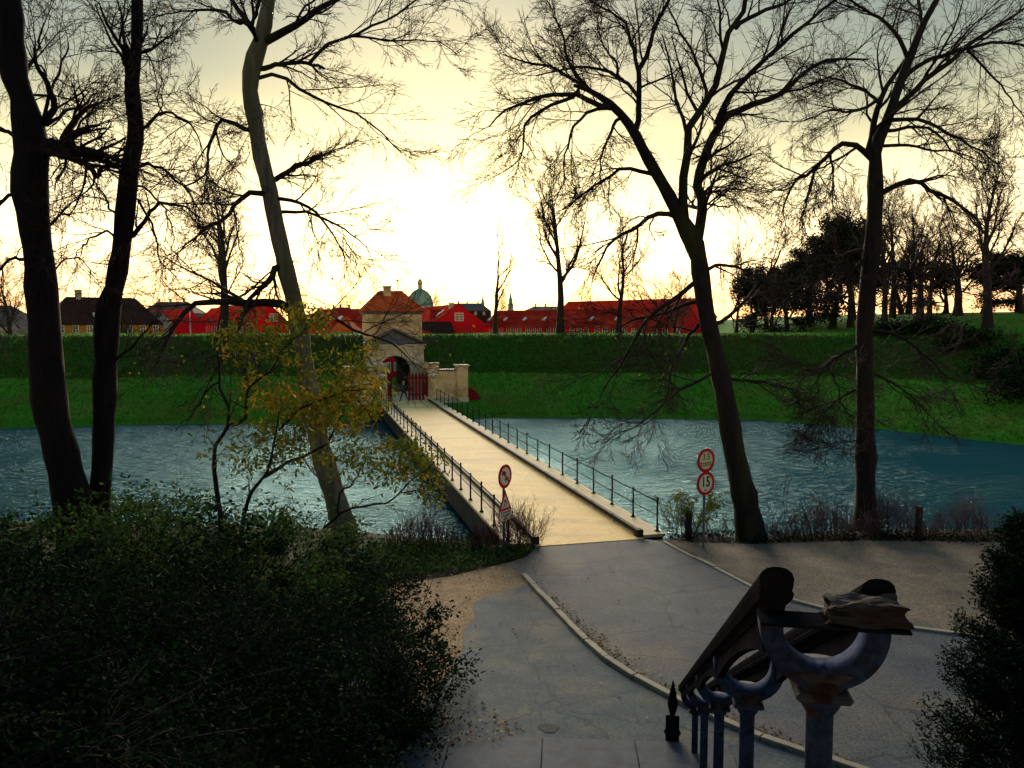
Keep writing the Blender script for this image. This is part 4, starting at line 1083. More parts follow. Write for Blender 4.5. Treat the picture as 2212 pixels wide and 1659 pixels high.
# tree at the right
YD = 26.5
tr = [(1869, 1130, 62), (1868, 1101, 50), (1868, 1000, 43), (1868, 879, 40), (1867, 790, 38), (1867, 711, 37), (1874, 620, 36), (1883, 542, 36), (1888, 470, 35), (1890, 404, 34), (1890, 337, 28), (1893, 310, 26), (1915, 263, 22), (1945, 175, 19), (1965, 125, 18), (1992, 57, 14), (2023, 0, 11), (2070, -80, 6)]
lb = [([(1885, 345), (1874, 330), (1884, 297), (1895, 236), (1915, 189), (1952, 135), (1990, 70)], 1.0, 16, 6), ([(1885, 345), (1874, 330), (1831, 307), (1793, 330), (1763, 364), (1719, 391), (1702, 421), (1690, 460)], -1.0, 14, 3),
      ([(1795, 328), (1793, 334), (1800, 377), (1797, 438)], 0.5, 6, 2), ([(1768, 358), (1760, 364), (1746, 421), (1726, 489)], -0.8, 7, 2),
      ([(1930, 235), (1938, 229), (2006, 168), (2056, 128), (2124, 74), (2212, 20)], 1.5, 14, 5), ([(1955, 165), (1959, 158), (2006, 131), (2073, 111), (2141, 94), (2208, 101), (2290, 150)], -1.0, 10, 3),
      ([(2090, 110), (2107, 125), (2141, 162), (2174, 202), (2212, 256)], 0.5, 6, 2), ([(1912, 262), (1918, 259), (1989, 259), (2040, 286), (2107, 320), (2160, 360)], -1.5, 10, 2.5),
      ([(1908, 285), (1915, 283), (2006, 276), (2056, 324), (2100, 350)], 1.8, 9, 2), ([(1895, 315), (1918, 313), (1965, 313), (2006, 324), (2056, 327), (2130, 350)], 1.2, 8, 2),
      ([(1893, 425), (1905, 418), (1972, 388), (2006, 411), (2056, 431), (2107, 472), (2124, 506)], -1.2, 13, 4), ([(1860, 745), (1847, 751), (1804, 775), (1770, 798), (1719, 795)], -0.8, 10, 3),
      ([(1795, 785), (1787, 792), (1810, 835), (1817, 872), (1837, 903)], 0.4, 5, 1.5), ([(1858, 953), (1847, 953), (1810, 956), (1783, 955)], -0.3, 4, 2), ([(1870, 710), (1881, 714), (1938, 724), (1989, 761), (2040, 812), (2090, 830)], -1.0, 9, 2),
      ([(1885, 520), (1870, 560), (1840, 585), (1830, 600), (1850, 610)], -0.5, 9, 5), ([(1876, 560), (1920, 575), (1980, 590), (2050, 620), (2120, 640)], 1.5, 9, 2), ([(1884, 540), (1840, 545), (1790, 570), (1740, 620)], 1.6, 8, 2),
      ([(1962, 130), (1940, 80), (1900, 40), (1850, 10), (1790, -40)], -1.6, 10, 3), ([(1990, 60), (1985, 10), (1960, -50)], 1.5, 9, 4), ([(1900, 225), (1860, 190), (1800, 170), (1745, 180)], 1.9, 8, 2), ([(1905, 210), (1850, 240), (1790, 240), (1730, 262)], -1.9, 8, 2),
      ([(1868, 800), (1900, 815), (1960, 850), (2010, 900)], 1.0, 7, 2), ([(1865, 830), (1830, 850), (1790, 880), (1760, 930)], 1.0, 6, 2)]
build_tree('slender_tree', 'straight dark bare tree at the right by the water', tr, YD, (at(1869, 1135, YD)[0], YD, -0.2), lb, M['bark'], M['twig'], 31, lev=(9, 7, 5, 2))

# two near black trunks at the left
YA = 17.0
tr = [(165, 1120, 92), (143, 1014, 84), (126, 940, 84), (111, 879, 82), (98, 710, 77), (87, 559, 75), (74, 472, 74), (66, 404, 78), (72, 340, 84), (66, 290, 76), (55, 230, 62), (34, 168, 62), (26, 80, 60), (22, 0, 57), (15, -120, 48), (8, -260, 30)]
lb = [([(95, 320), (110, 320), (135, 320), (156, 322)], -0.3, 40, 33), ([(140, 330), (155, 334), (189, 357), (213, 386), (223, 360), (262, 357)], -0.5, 14, 7), ([(85, 275), (100, 260), (118, 236), (111, 202), (81, 145), (74, 101)], 0.6, 17, 6),
      ([(100, 270), (115, 263), (135, 243), (175, 229), (209, 202)], 0.8, 9, 4), ([(148, 322), (155, 320), (165, 280), (189, 249), (212, 226)], -0.8, 7, 3), ([(95, 260), (110, 200), (130, 150), (150, 90)], 1.3, 9, 3),
      ([(40, 300), (10, 280), (-30, 300), (-60, 360)], 0.6, 10, 3), ([(50, 420), (10, 430), (-20, 470), (-50, 540)], -0.5, 9, 3), ([(30, 170), (60, 150), (80, 110), (95, 50)], 1.2, 10, 3), ([(80, 520), (120, 480), (150, 440), (190, 420)], 1.0, 7, 2), ([(60, 560), (20, 560), (-10, 600), (-40, 660)], 0.6, 8, 2), ([(100, 600), (140, 560), (170, 560), (200, 590)], 1.2, 5, 2)]
build_tree('black_trunk_tree', 'thick black trunk with broken side stub at the left edge', tr, YA, (at(172, 1150, YA)[0], YA, near_z(np.array([[at(172, 1150, YA)[0]]]), np.array([[YA]]))[0, 0]), lb, M['bark_black'], M['twig'], 41, lev=(6, 5, 5, 2), twig_r=0.0065)
YA2 = 17.6
tr = [(216, 1090, 62), (224, 980, 55), (227, 879, 53), (231, 744, 57), (236, 660, 62), (252, 610, 47), (260, 559, 46), (271, 472, 45), (281, 371, 43), (296, 286, 40), (290, 236, 35), (286, 168, 36), (296, 100, 28), (297, 0, 27), (292, -120, 22), (300, -240, 12)]
lb = [([(287, 175), (280, 150), (274, 125), (271, 104)], -0.3, 18, 19), ([(305, 278), (317, 270), (350, 243), (388, 253), (421, 280), (435, 320)], -0.8, 8, 2), ([(345, 250), (350, 243), (340, 210), (350, 170)], 0.4, 4, 1.5),
      ([(288, 360), (300, 357), (337, 357), (371, 381), (398, 404), (431, 455)], 0.8, 9, 2), ([(275, 515), (290, 505), (310, 478), (337, 445), (364, 438), (404, 448), (431, 472)], -0.6, 11, 3), ([(288, 395), (300, 400), (330, 420), (360, 460), (380, 520)], 0.9, 6, 2),
      ([(270, 380), (250, 360), (230, 340), (215, 290)], -0.8, 6, 2), ([(265, 470), (240, 450), (210, 400), (190, 380)], 0.9, 6, 2), ([(262, 520), (230, 500), (190, 520), (160, 560)], -0.9, 6, 2), ([(292, 60), (320, 40), (345, 10)], 0.8, 4, 1.5), ([(290, 120), (270, 70), (250, 40)], 0.9, 4, 1.5), ([(298, 430), (330, 500), (345, 560), (380, 600)], 1.0, 6, 2), ([(225, 800), (270, 760), (310, 720), (340, 690)], -0.6, 8, 2)]
build_tree('black_trunk_tree', 'second black trunk at the left with sawn-off top stub', tr, YA2, (at(214, 1110, YA2)[0], YA2, near_z(np.array([[at(214, 1110, YA2)[0]]]), np.array([[YA2]]))[0, 0]), lb, M['bark_black'], M['twig'], 43, lev=(6, 5, 5, 2), twig_r=0.0065)

# ------------------------------------------------------------------ far trees: a few grown kinds, then individual copies
def grow_tree(name, label, seed, H, r0, spread=0.55, upright=0.10, lev=(11, 8, 6, 3), t0=0.25, lean=0.0, twig_r=0.02, cat='tree', group=None, forks=2, dense=None):
    rng = np.random.RandomState(seed)
    t = thing(name, label, cat, (0, 0, 0), 0.0, group)
    k = 9
    P = np.zeros((1, k, 3)); d = np.array([lean, 0, 1.0])
    for j in range(1, k):
        d = d + rng.normal(0, 0.07, 3); d[2] += 0.1; d /= np.linalg.norm(d)
        P[0, j] = P[0, j - 1] + d * H * 0.9 / (k - 1)
    Rr = r0 * np.interp(np.linspace(0, 1, k), [0, 0.06, 0.35, 1], [1.35, 1.0, 0.72, 0.06])[None]
    V, Q = tubes([(P, Rr)], 9)
    link('trunk', np_mesh('trunk', V, [Q], True), M['bark'], t)
    P1, R1 = spawn(P, Rr, rng, lev[0], t0, 0.97, ang=0.95, lenf=(spread * 0.75, spread * 1.1), radf=0.55, k=8, wig=0.13, trop=(0, 0, upright), absr=twig_r * 2.2)
    P2, R2 = spawn(P1, R1, rng, lev[1], 0.15, 1.0, ang=0.75, lenf=(0.32, 0.58), radf=0.5, k=6, wig=0.18, trop=(0, 0, upright * 0.7), absr=twig_r * 1.5)
    P3, R3 = spawn(P2, R2, rng, lev[2], 0.15, 1.0, ang=0.7, lenf=(0.32, 0.6), radf=0.6, k=4, wig=0.22, trop=(0, 0, upright * 0.4), absr=twig_r)
    P4, R4 = spawn(P3, R3, rng, lev[3], 0.2, 1.0, ang=0.7, lenf=(0.35, 0.65), radf=0.7, k=3, wig=0.25, trop=(0, 0, 0.0), absr=twig_r * 0.75)
    Va, Qa = tubes([(P1, R1)], 6)
    Vb, Qb = tubes([(P2, R2), (P3, R3), (P4, R4)], 3)
    o = link('crown', np_mesh('crown', np.concatenate([Va, Vb]), [Qa, Qb + len(Va)]), M['twig_far'], t); o['kind'] = 'stuff'
    if dense:
        ends = np.concatenate([P2[:, -1], P3[:, -1], P3[:, 2]])
        V, Q = leaves(ends[rng.choice(len(ends), dense)] + rng.normal(0, 0.3, (dense, 3)), 0.30, rng, droop=0.1, aspect=0.6)
        o = link('foliage', np_mesh('foliage', V, [Q]), M['leaf_dark'], t); o['kind'] = 'stuff'
    return t
def ground_at(X, Y):
    r = np.array([X, Y, 0]) - BO
    return float(rampart_z(np.array([[r @ bex]]), np.array([[r @ bey]]))[0, 0])
def put(t, xd, Y, H, Hs, rz, label, sx=1.0, first=False, zoff=-0.15):
    X = (xd - CX) / F * Y
    z = ground_at(X, Y) + zoff if Y < 150 else 0.2
    s = Hs / H
    if first:
        t.location = (X, Y, z); t.rotation_euler = (0, 0, rz); t.scale = (s * sx, s * sx, s); t['label'] = label
        return t
    return copy_thing(t, (X, Y, z), rz, (s * sx, s * sx, s), label)
GRP = 'bare trees on the rampart'
oak = grow_tree('rampart_tree', 'x', 5, 18.0, 0.50, spread=0.50, upright=0.07, group=GRP, lev=(14, 11, 8, 4))
elm = grow_tree('rampart_tree', 'x', 9, 18.0, 0.42, spread=0.42, upright=0.16, group=GRP, lev=(14, 10, 8, 4), t0=0.3)
slim = grow_tree('rampart_tree', 'x', 14, 12.0, 0.26, spread=0.50, upright=0.20, group=GRP, lev=(8, 6, 4, 2), t0=0.16, lean=-0.05)
dark = grow_tree('evergreen_oak', 'x', 18, 10.0, 0.35, spread=0.60, upright=0.05, group='dense dark trees on the right bastion', lev=(14, 10, 6, 2), t0=0.15, dense=11000)
put(elm, 1210, 91, 18, 19.0, 0.4, 'tallest bare tree on the rampart in front of the red barracks', first=True)
put(slim, 1071, 92, 12, 11.8, 2.6, 'slim leaning young tree on the rampart by the red gable', first=True)
put(oak, 487, 82, 18, 17.5, 1.0, 'broad crowned bare tree on the rampart behind the pale leaning tree', first=True)
put(elm, 1336, 94, 18, 13.0, 2.2, 'bare tree on the rampart before the middle of the barracks', sx=1.1)
put(slim, 1180, 150.5, 12, 9.0, 0.7, 'thin bare tree in the courtyard behind the slim rampart tree')
put(oak, 1455, 112, 18, 12.5, 3.0, 'bare tree on the rampart just left of the forked trunk')
put(dark, 1700, 103, 10, 8.6, 0.3, 'round dense dark tree leftmost on the right bastion', first=True, sx=1.15)
put(dark, 1655, 118, 10, 8.2, 2.0, 'low dense dark tree behind the round bastion tree', sx=1.1)
put(dark, 1795, 98, 10, 11.5, 4.0, 'tall dense dark tree next to the right-hand trunk', sx=1.05)
put(elm, 1590, 125, 18, 12.0, 1.4, 'small bare tree between the forked trunk and the dark trees', sx=0.9)
put(oak, 1908, 88, 18, 15.5, 5.0, 'bare tree right behind the straight dark trunk', sx=0.8)
put(elm, 1925, 105, 18, 17.0, 0.2, 'upright bare tree peering from behind the straight dark trunk')
put(elm, 2005, 86, 18, 11.5, 3.3, 'spreading bare tree on the bastion between two taller trees', sx=1.2)
put(elm, 2130, 76, 18, 17.5, 4.4, 'tallest bare tree at the far right of the bastion', sx=1.05)
put(oak, 2195, 95, 18, 10.0, 2.7, 'low bushy bare tree at the right edge of the bastion', sx=1.2)
put(dark, 1880, 120, 10, 8.0, 1.0, 'dark bushy tree at the back of the bastion lawn', sx=1.3)
put(slim, 1745, 108, 12, 10.0, 5.0, 'thin bare tree growing among the dense dark trees')
put(elm, 815, 240, 18, 12.5, 0.9, 'small bare tree on the skyline behind the gatehouse roof', sx=1.2)
put(elm, 868, 300, 18, 17.0, 3.9, 'bare tree on the skyline left of the church dome', sx=1.2)
put(elm, 943, 300, 18, 16.5, 5.3, 'bare tree on the skyline right of the church dome', sx=1.1)
put(oak, 752, 230, 18, 14.5, 2.1, 'broad bare tree on the skyline left of the gatehouse', sx=1.1)
put(elm, 1085, 260, 18, 17.0, 1.9, 'upright tree on the skyline beside the small spire', sx=0.9)
put(oak, 25, 118, 18, 15.0, 0.5, 'bare tree on the far left behind the blue grey roof', sx=1.0)
put(elm, 258, 112, 18, 9.0, 4.1, 'small bare tree before the yellow hall', sx=1.2)
put(oak, 1400, 230, 18, 15.0, 4.9, 'bare tree behind the bright red barracks roof', sx=1.4)
put(slim, 155, 105, 12, 6.0, 2.9, 'small bare sapling before the yellow hall', sx=1.2)
put(oak, 640, 150.5, 18, 14.0, 5.8, 'bare courtyard tree just right of the pale leaning trunk', sx=0.9)

put(dark, 1620, 110, 10, 8.8, 5.0, 'dense dark tree just right of the forked trunk', sx=1.2)
put(dark, 1745, 122, 10, 9.5, 3.1, 'dense dark tree at the back between the round and the tall one', sx=1.3)
put(dark, 1840, 108, 10, 12.5, 2.4, 'tallest dense dark tree left of the straight dark trunk', sx=1.0)
put(elm, 1835, 96, 18, 16.0, 5.5, 'bare tree rising above the dense dark trees', sx=1.0)
put(oak, 1960, 110, 18, 16.0, 0.8, 'broad bare tree behind the straight dark trunk on its right', sx=0.9)
put(slim, 1660, 100, 12, 9.5, 0.6, 'thin bare tree before the low dense dark tree', sx=1.4)

put(dark, 1945, 112, 10, 7.0, 0.9, 'low dark tree right behind the straight dark trunk', sx=1.5)
put(dark, 2040, 104, 10, 6.0, 2.7, 'low dark tree in the gap between the bastion trees', sx=1.6)
put(dark, 2120, 98, 10, 6.2, 4.8, 'low dark tree behind the tallest bastion tree', sx=1.6)
put(dark, 2205, 92, 10, 6.5, 1.7, 'low dark tree cut by the right picture edge', sx=1.5)
put(oak, 2065, 96, 18, 12.0, 5.1, 'broad low bare tree between the bastion trees', sx=1.5)
put(oak, 1985, 100, 18, 12.5, 3.6, 'broad bare tree right of the straight dark trunk', sx=1.3)

# evergreen trees added out of view around the camera, only to shade the foreground
for x_, y_, h_, rz_, sx_, lab in ((-10.5, -9.5, 15.0, 1.2, 1.25, 'added unseen evergreen shade tree behind the viewpoint, left'), (-2.5, -12.5, 16.0, 4.2, 1.25, 'added unseen evergreen shade tree straight behind the viewpoint'), (6.5, -11.5, 15.0, 2.2, 1.25, 'added unseen evergreen shade tree behind the viewpoint, right'),
                             (17.5, -4.0, 14.0, 5.6, 1.2, 'added unseen evergreen shade tree right of the stair'), (-21.5, 0.0, 14.0, 0.3, 1.2, 'added unseen evergreen shade tree on the hillside beyond the left picture edge')):
    copy_thing(dark, (x_, y_, 4.6 if y_ < 3 else 3.2), rz_, (h_ / 10 * sx_, h_ / 10 * sx_, h_ / 10), lab)['group'] = 'added unseen evergreen shade trees around the viewpoint'
# ------------------------------------------------------------------ balustrade down the stair
M['grey_iron'] = mat('flaking_grey_iron', (0.034, 0.054, 0.115), (0.022, 0.036, 0.078), scale=5, rough=0.9, bump=0.6, bscale=22, c3=(0.050, 0.024, 0.014), s3=6.0, t3=0.63, w3=0.03, spec=0.04, bdist=0.008, grain=0.3, gscale=30)
M['grey_iron_rusty'] = mat('rusted_grey_iron', (0.042, 0.055, 0.088), (0.07, 0.06, 0.045), scale=9, rough=0.7, bump=0.6, bscale=30, c3=(0.030, 0.015, 0.010), s3=11.0, t3=0.52, w3=0.05, bdist=0.008)
M['rail_black'] = mat('black_rail_paint', (0.008, 0.008, 0.011), (0.016, 0.015, 0.017), scale=6, rough=1.0, bump=0.4, bscale=25, spec=0.0, c3=(0.022, 0.020, 0.016), s3=8.0, t3=0.68, w3=0.04, bdist=0.004)
M['weathered'] = mat('weathered_splintered_wood', (0.085, 0.080, 0.074), (0.030, 0.027, 0.025), scale=9, rough=0.95, bump=1.0, bscale=16, stretch=(0.5, 3, 3), c3=(0.045, 0.026, 0.020), s3=6, t3=0.56, bdist=0.03)
BSR = R(-10.6)
BF = np.array([1.16, 2.90, 0.0])
SLP = 0.500
bal = thing('stair_balustrade', 'massive grey iron balustrade with forked posts and twin black handrails', 'balustrade', (BF[0], BF[1], 4.6), BSR)
ZT = 5.675 - 4.6                                   # prong tops of the first post, above the root
def box_section(path, normals, half_r, half_y, g):
    vs_, n = [], len(path)
    for (p, nn) in zip(path, normals):
        p, nn = np.array(p), np.array(nn)
        e = np.array([0, 1.0, 0])
        for a, b in ((1, 1), (1, -1), (-1, -1), (-1, 1)):
            vs_.append(p + nn * half_r * a + e * half_y * b)
    fs = [(i * 4 + j, i * 4 + (j + 1) % 4, (i + 1) * 4 + (j + 1) % 4, (i + 1) * 4 + j) for i in range(n - 1) for j in range(4)]
    fs += [(0, 1, 2, 3)[::-1], tuple((n - 1) * 4 + j for j in range(4))]
    g.add(vs_, fs)
for k in range(5):
    y, dz = 2.34 * k, -SLP * 2.34 * k
    z = ZT + dz
    RC = 0.187
    path, nor = [], []
    for a in np.linspace(math.pi, 2 * math.pi, 41):
        path.append((RC * math.cos(a), y, z + 0.004 + RC * 1.02 * math.sin(a))); nor.append((math.cos(a), 0, math.sin(a)))
    path = [(-RC, y, z + 0.055)] + path + [(RC, y, z + 0.055)]; nor = [(-1, 0, 0)] + nor + [(1, 0, 0)]
    g = G(); box_section(path, nor, 0.040, 0.062, g)
    fk = g.build('fork', M['grey_iron'], bal, bevel=0.016, smooth=True)
    fk.data.polygons.foreach_set('use_smooth', np.ones(len(fk.data.polygons), bool))
    zb = z - RC - 0.03
    post = G().lathe([(0.050, -1.35), (0.049, -0.118), (0.054, -0.110), (0.070, -0.085), (0.080, -0.055), (0.082, -0.045)], 20, (0, y, zb)).build('column', M['grey_iron'], bal, smooth=True)
    G().box(-0.100, 0.100, y - 0.095, y + 0.095, zb - 0.046, zb - 0.012).build('abacus', M['grey_iron_rusty'], post, bevel=0.012)
    G().lathe([(0.084, -0.014), (0.080, 0.002), (0.088, 0.022), (0.125, 0.058)], 20, (0, y, zb)).build('neck', M['grey_iron_rusty'], post, smooth=True)
# handrails: rounded moulded section swept down the slope
def rail_profile():
    h = [(0.030, 0.0), (0.034, 0.025), (0.056, 0.040), (0.061, 0.062), (0.054, 0.072), (0.058, 0.090), (0.060, 0.115), (0.052, 0.138), (0.034, 0.152), (0.012, 0.157)]
    return h + [(-a, b) for a, b in h[::-1]]
for s, y0 in ((-1, -0.14), (1, -0.02)):
    pr = rail_profile()
    y1 = 10.1
    g = G()
    poly = [(s * 0.187 + a, y0, ZT + 0.030 + b - SLP * y0) for a, b in pr]
    g.prism(poly, (0, y1 - y0, -SLP * (y1 - y0)))
    g.build('handrail', M['rail_black'], bal, bevel=0.0)
    # web under the rail, scalloped between the posts
    n = 52
    top, bot = [], []
    for i in range(n + 1):
        yy = 0.02 + 9.4 * i / n
        ph = (yy / 2.34) % 1.0
        d = 0.155 - 0.085 * math.sin(math.pi * ph) ** 0.7
        top.append((s * 0.187 - 0.022, yy, ZT + 0.034 - SLP * yy)); bot.append((s * 0.187 - 0.022, yy, ZT + 0.034 - d - SLP * yy))
    G().prism(top + bot[::-1], (0.044, 0, 0)).build('rail_web', M['rail_black'], bal)
G().box(-0.245, 0.255, -0.20, -0.055, ZT + 0.058, ZT + 0.070).build('tie_bar', M['rail_black'], bal, bevel=0.003)
# clustered newel with spearhead at the foot
ny, nx_ = 9.75, -0.34
nz = ZT - SLP * ny - 0.33
for dx, dy in ((-0.07, 0), (0.0, -0.06), (0.07, 0.0), (0.0, 0.07)):
    G().tube([(nx_ + dx, ny + dy, nz - 2.2), (nx_ + dx, ny + dy, nz - 0.05)], 0.042, 10).build('newel_shaft', M['rail_black'], bal, smooth=True)
G().lathe([(0.13, nz - 0.34), (0.14, nz - 0.32), (0.13, nz - 0.30)], 14, (nx_, ny, 0)).build('newel_band', M['rail_black'], bal)
sp_ = [(0.03, nz - 0.06), (0.070, nz + 0.08), (0.085, nz + 0.16), (0.045, nz + 0.38), (0.0, nz + 0.56)]
G().lathe([(r_, z_) for r_, z_ in sp_[:-1]] + [(0.006, nz + 0.56)], 4, (nx_, ny, 0)).build('spearhead', M['rail_black'], bal)
G().prism([(-0.13, 0.0, -1.45), (0.13, 0.0, -1.45), (0.13, 0.0, -1.12), (-0.13, 0.0, -1.12)], (0, 10.2, -SLP * 10.2)).build('stringer', M['slab'], bal).location.z = ZT - 0.20

# lump of weathered wood lying on the tie bar
bm = bmesh.new()
bmesh.ops.create_cube(bm, size=1.0)
bmesh.ops.subdivide_edges(bm, edges=bm.edges[:], cuts=9, use_grid_fill=True)
rw = np.random.RandomState(8)
for v in bm.verts:
    x, y, z = v.co
    lay = math.floor((z + 0.5) * 5) * 0.11
    jag = 0.10 * math.sin(9 * y + lay * 17) + 0.06 * math.sin(21 * z + 5 * x)
    v.co.x = x * (1.0 + 0.22 * (0.5 - z) ** 2 * (1 if x > 0 else 0.4)) + (0.035 * math.sin(z * 8 + y * 5) if abs(x) > 0.45 else 0)
    v.co.y = y * (1 + 0.18 * math.sin(x * 6 + z * 9)) + 0.05 * jag
    v.co.z = z * (0.92 + 0.22 * math.sin(x * 4.2 + 0.6) * (0.5 if z > 0 else 0)) + (0.10 * math.sin(x * 11) * math.cos(y * 5) if z > 0.3 else 0) - (0.18 * max(0, x - 0.25) if z > 0 else 0)
    v.co += Vector(rw.normal(0, 0.010, 3))
me = bpy.data.meshes.new('wood_lump'); bm.to_mesh(me); bm.free()
me.transform(Matrix.Diagonal((0.245, 0.12, 0.085, 1)))
o = link('wood_lump', me, M['weathered'])
bp = BF + np.array([math.cos(BSR), math.sin(BSR), 0]) * 0.115 + np.array([-math.sin(BSR), math.cos(BSR), 0]) * -0.13
o.location = (bp[0], bp[1], 4.6 + ZT + 0.070 + 0.043); o.rotation_euler = (0, 0, BSR - 0.03)
tag(o, 'splintered grey brown wood lump lying on the balustrade end bar', 'wood')

# pale pedestal at the left foot of the stair
ped = thing('stone_pedestal', 'pale stone stair pedestal half hidden under the dark shrub', 'pedestal', (-2.56, 12.5, 0), 0.1)
G().box(-0.22, 0.22, -0.25, 0.25, -0.1, 0.80).build('block', M['stone'], ped, bevel=0.03)
G().prism([(-0.25, -0.28, 0.802), (0.25, -0.28, 0.802), (0.25, -0.28, 0.90), (0.0, -0.28, 0.97), (-0.25, -0.28, 0.90)], (0, 0.56, 0)).build('cap', M['stone'], ped, bevel=0.02)

# ------------------------------------------------------------------ traffic signs
M['sign_red'] = mat('sign_red', (0.60, 0.012, 0.03), (0.52, 0.010, 0.025), scale=4, rough=0.45)
M['sign_cream'] = mat('sign_cream', (0.72, 0.66, 0.40), (0.66, 0.60, 0.34), scale=3, rough=0.5)
M['sign_white'] = mat('sign_white', (0.78, 0.76, 0.62), (0.70, 0.68, 0.54), scale=3, rough=0.5)
M['sign_black'] = mat('sign_black', (0.015, 0.015, 0.02), (0.02, 0.02, 0.025), scale=3, rough=0.5)
M['sign_back'] = mat('sign_back', (0.12, 0.13, 0.15), (0.09, 0.10, 0.12), scale=3, rough=0.5, metal=0.4)
def text_part(body, size, loc, parent, name='lettering', bold=0.012, m='sign_black', sx=1.0, spacing=1.0):
    cu = bpy.data.curves.new(name, 'FONT')
    cu.body = body; cu.size = size; cu.align_x = 'CENTER'; cu.align_y = 'CENTER'
    cu.extrude = 0.0015; cu.offset = bold * size; cu.resolution_u = 3; cu.space_character = spacing
    tmp = bpy.data.objects.new('tmp_text', cu); COL.objects.link(tmp)
    dg = bpy.context.evaluated_depsgraph_get()
    me = bpy.data.meshes.new_from_object(tmp.evaluated_get(dg))
    bpy.data.objects.remove(tmp); bpy.data.curves.remove(cu)
    me.transform(Matrix.Translation(Vector(loc)) @ Matrix.Rotation(math.pi / 2, 4, 'X') @ Matrix.Diagonal((sx, 1, 1, 1)))
    me.name = name
    return link(name, me, M[m], parent)
def disc(r, y0, y1, n=40, z=0, r_in=0.0):
    if r_in == 0:
        return G().prism([(r * math.cos(a), y0, z + r * math.sin(a)) for a in np.linspace(0, 2 * math.pi, n, endpoint=False)], (0, y1 - y0, 0))
    g = G()
    A = np.linspace(0, 2 * math.pi, n, endpoint=False)
    vs_ = [(r_ * math.cos(a), y, z + r_ * math.sin(a)) for a in A for r_, y in ((r, y0), (r_in, y0), (r_in, y1), (r, y1))]
    fs = [(i * 4 + j, i * 4 + (j + 1) % 4, ((i + 1) % n) * 4 + (j + 1) % 4, ((i + 1) % n) * 4 + j) for i in range(n) for j in range(4)]
    return g.add(vs_, fs)
def round_sign(parent, z, r, face, extra=0.0):
    p = disc(r, -0.055, -0.040, z=z).build('sign_plate', M['sign_back'], parent)
    disc(r - 0.004, -0.062, -0.0555, z=z, r_in=r * 0.74).build('red_ring', M['sign_red'], p)
    disc(r * 0.745, -0.059, -0.0553, z=z).build('face', M[face], p)
    return p
def strip(pts, w, y0, y1):
    P = [np.array(p, float) for p in pts]
    L_, R_ = [], []
    for i, p in enumerate(P):
        t = P[min(i + 1, len(P) - 1)] - P[max(i - 1, 0)]; t /= np.linalg.norm(t)
        n = np.array([-t[1], t[0]]) * w / 2
        L_.append(p + n); R_.append(p - n)
    return G().prism([(p[0], y0, p[1]) for p in L_ + R_[::-1]], (0, y1 - y0, 0))
# left post: no motor vehicles, slippery road, plate
b1 = gp(1088, 1192); s1 = thing('sign_post', 'sign post left of the bridge with no motor vehicles disc, slippery road triangle and plate', 'road sign', (b1[0], b1[1], -0.05), R(58))
zz = lambda y: at(1090, y, b1[1])[2] + 0.05
top1 = zz(1006)
G().tube([(0, 0, -0.3), (0, 0, top1 - 0.02)], 0.038, 12).lathe([(0.044, top1 - 0.03), (0.044, top1)], 12).build('post', M['galv'], s1, smooth=False)
zc = zz(1028.5); p = round_sign(s1, zc, 0.36, 'sign_white')
g = strip([(-0.20, zc + 0.20), (0.20, zc - 0.20)], 0.05, -0.0635, -0.0615); g.build('diagonal_bar', M['sign_red'], p)
car = G()
cx_, cz_ = -0.075, zc + 0.105
car.prism([(cx_ + a, -0.0632, cz_ + b) for a, b in ((-0.115, -0.035), (0.115, -0.035), (0.115, 0.0), (0.075, 0.012), (0.045, 0.055), (-0.05, 0.055), (-0.08, 0.012), (-0.115, 0.005))], (0, 0.0016, 0))
for wx in (-0.065, 0.065):
    car.prism([(cx_ + wx + 0.032 * math.cos(a), -0.0632, cz_ - 0.042 + 0.032 * math.sin(a)) for a in np.linspace(0, 6.283, 14, endpoint=False)], (0, 0.0016, 0))
car.build('car_symbol', M['sign_black'], p)
mb_ = G(); cx_, cz_ = 0.085, zc - 0.11
for wx in (-0.07, 0.07):
    mb_.f = mb_.f; q = disc(0.048, -0.0632, -0.0616, 18, r_in=0.030); mb_.add([(v[0] + cx_ + wx, v[1], v[2] + cz_) for v in q.v], q.f)
mb_.prism([(cx_ + a, -0.0632, cz_ + b) for a, b in ((-0.075, 0.01), (0.0, -0.015), (0.06, 0.01), (0.075, 0.075), (0.055, 0.08), (0.035, 0.045), (-0.03, 0.05), (-0.085, 0.045))], (0, 0.0016, 0))
mb_.prism([(cx_ + a, -0.0632, cz_ + b) for a, b in ((-0.05, 0.052), (-0.01, 0.052), (0.01, 0.10), (0.0, 0.13), (-0.03, 0.12))], (0, 0.0016, 0))
mb_.build('motorcycle_symbol', M['sign_black'], p)
z0_, z1_ = zz(1102), zz(1058)
tri = lambda k: [(k * a, b) for a, b in ((-0.35, z0_ + 0.0), (0.35, z0_ + 0.0), (0.0, z1_))]
def scaled(pts, f):
    c = np.mean(np.array(pts), axis=0); return [tuple(c + (np.array(q) - c) * f) for q in pts]
tp = tri(1.0)
p = G().prism([(a, -0.055, b) for a, b in tp], (0, 0.012, 0)).build('warning_triangle', M['sign_back'], s1)
o_, i_ = scaled(tp, 0.985), scaled(tp, 0.66)
g = G().add([(a, -0.0595, b) for a, b in o_] + [(a, -0.0595, b) for a, b in i_], [(0, 1, 4, 3), (1, 2, 5, 4), (2, 0, 3, 5)])
g.build('red_border', M['sign_red'], p)
G().prism([(a, -0.058, b) for a, b in scaled(tp, 0.67)], (0, 0.0025, 0)).build('face', M['sign_white'], p)
cz_ = z0_ + 0.275
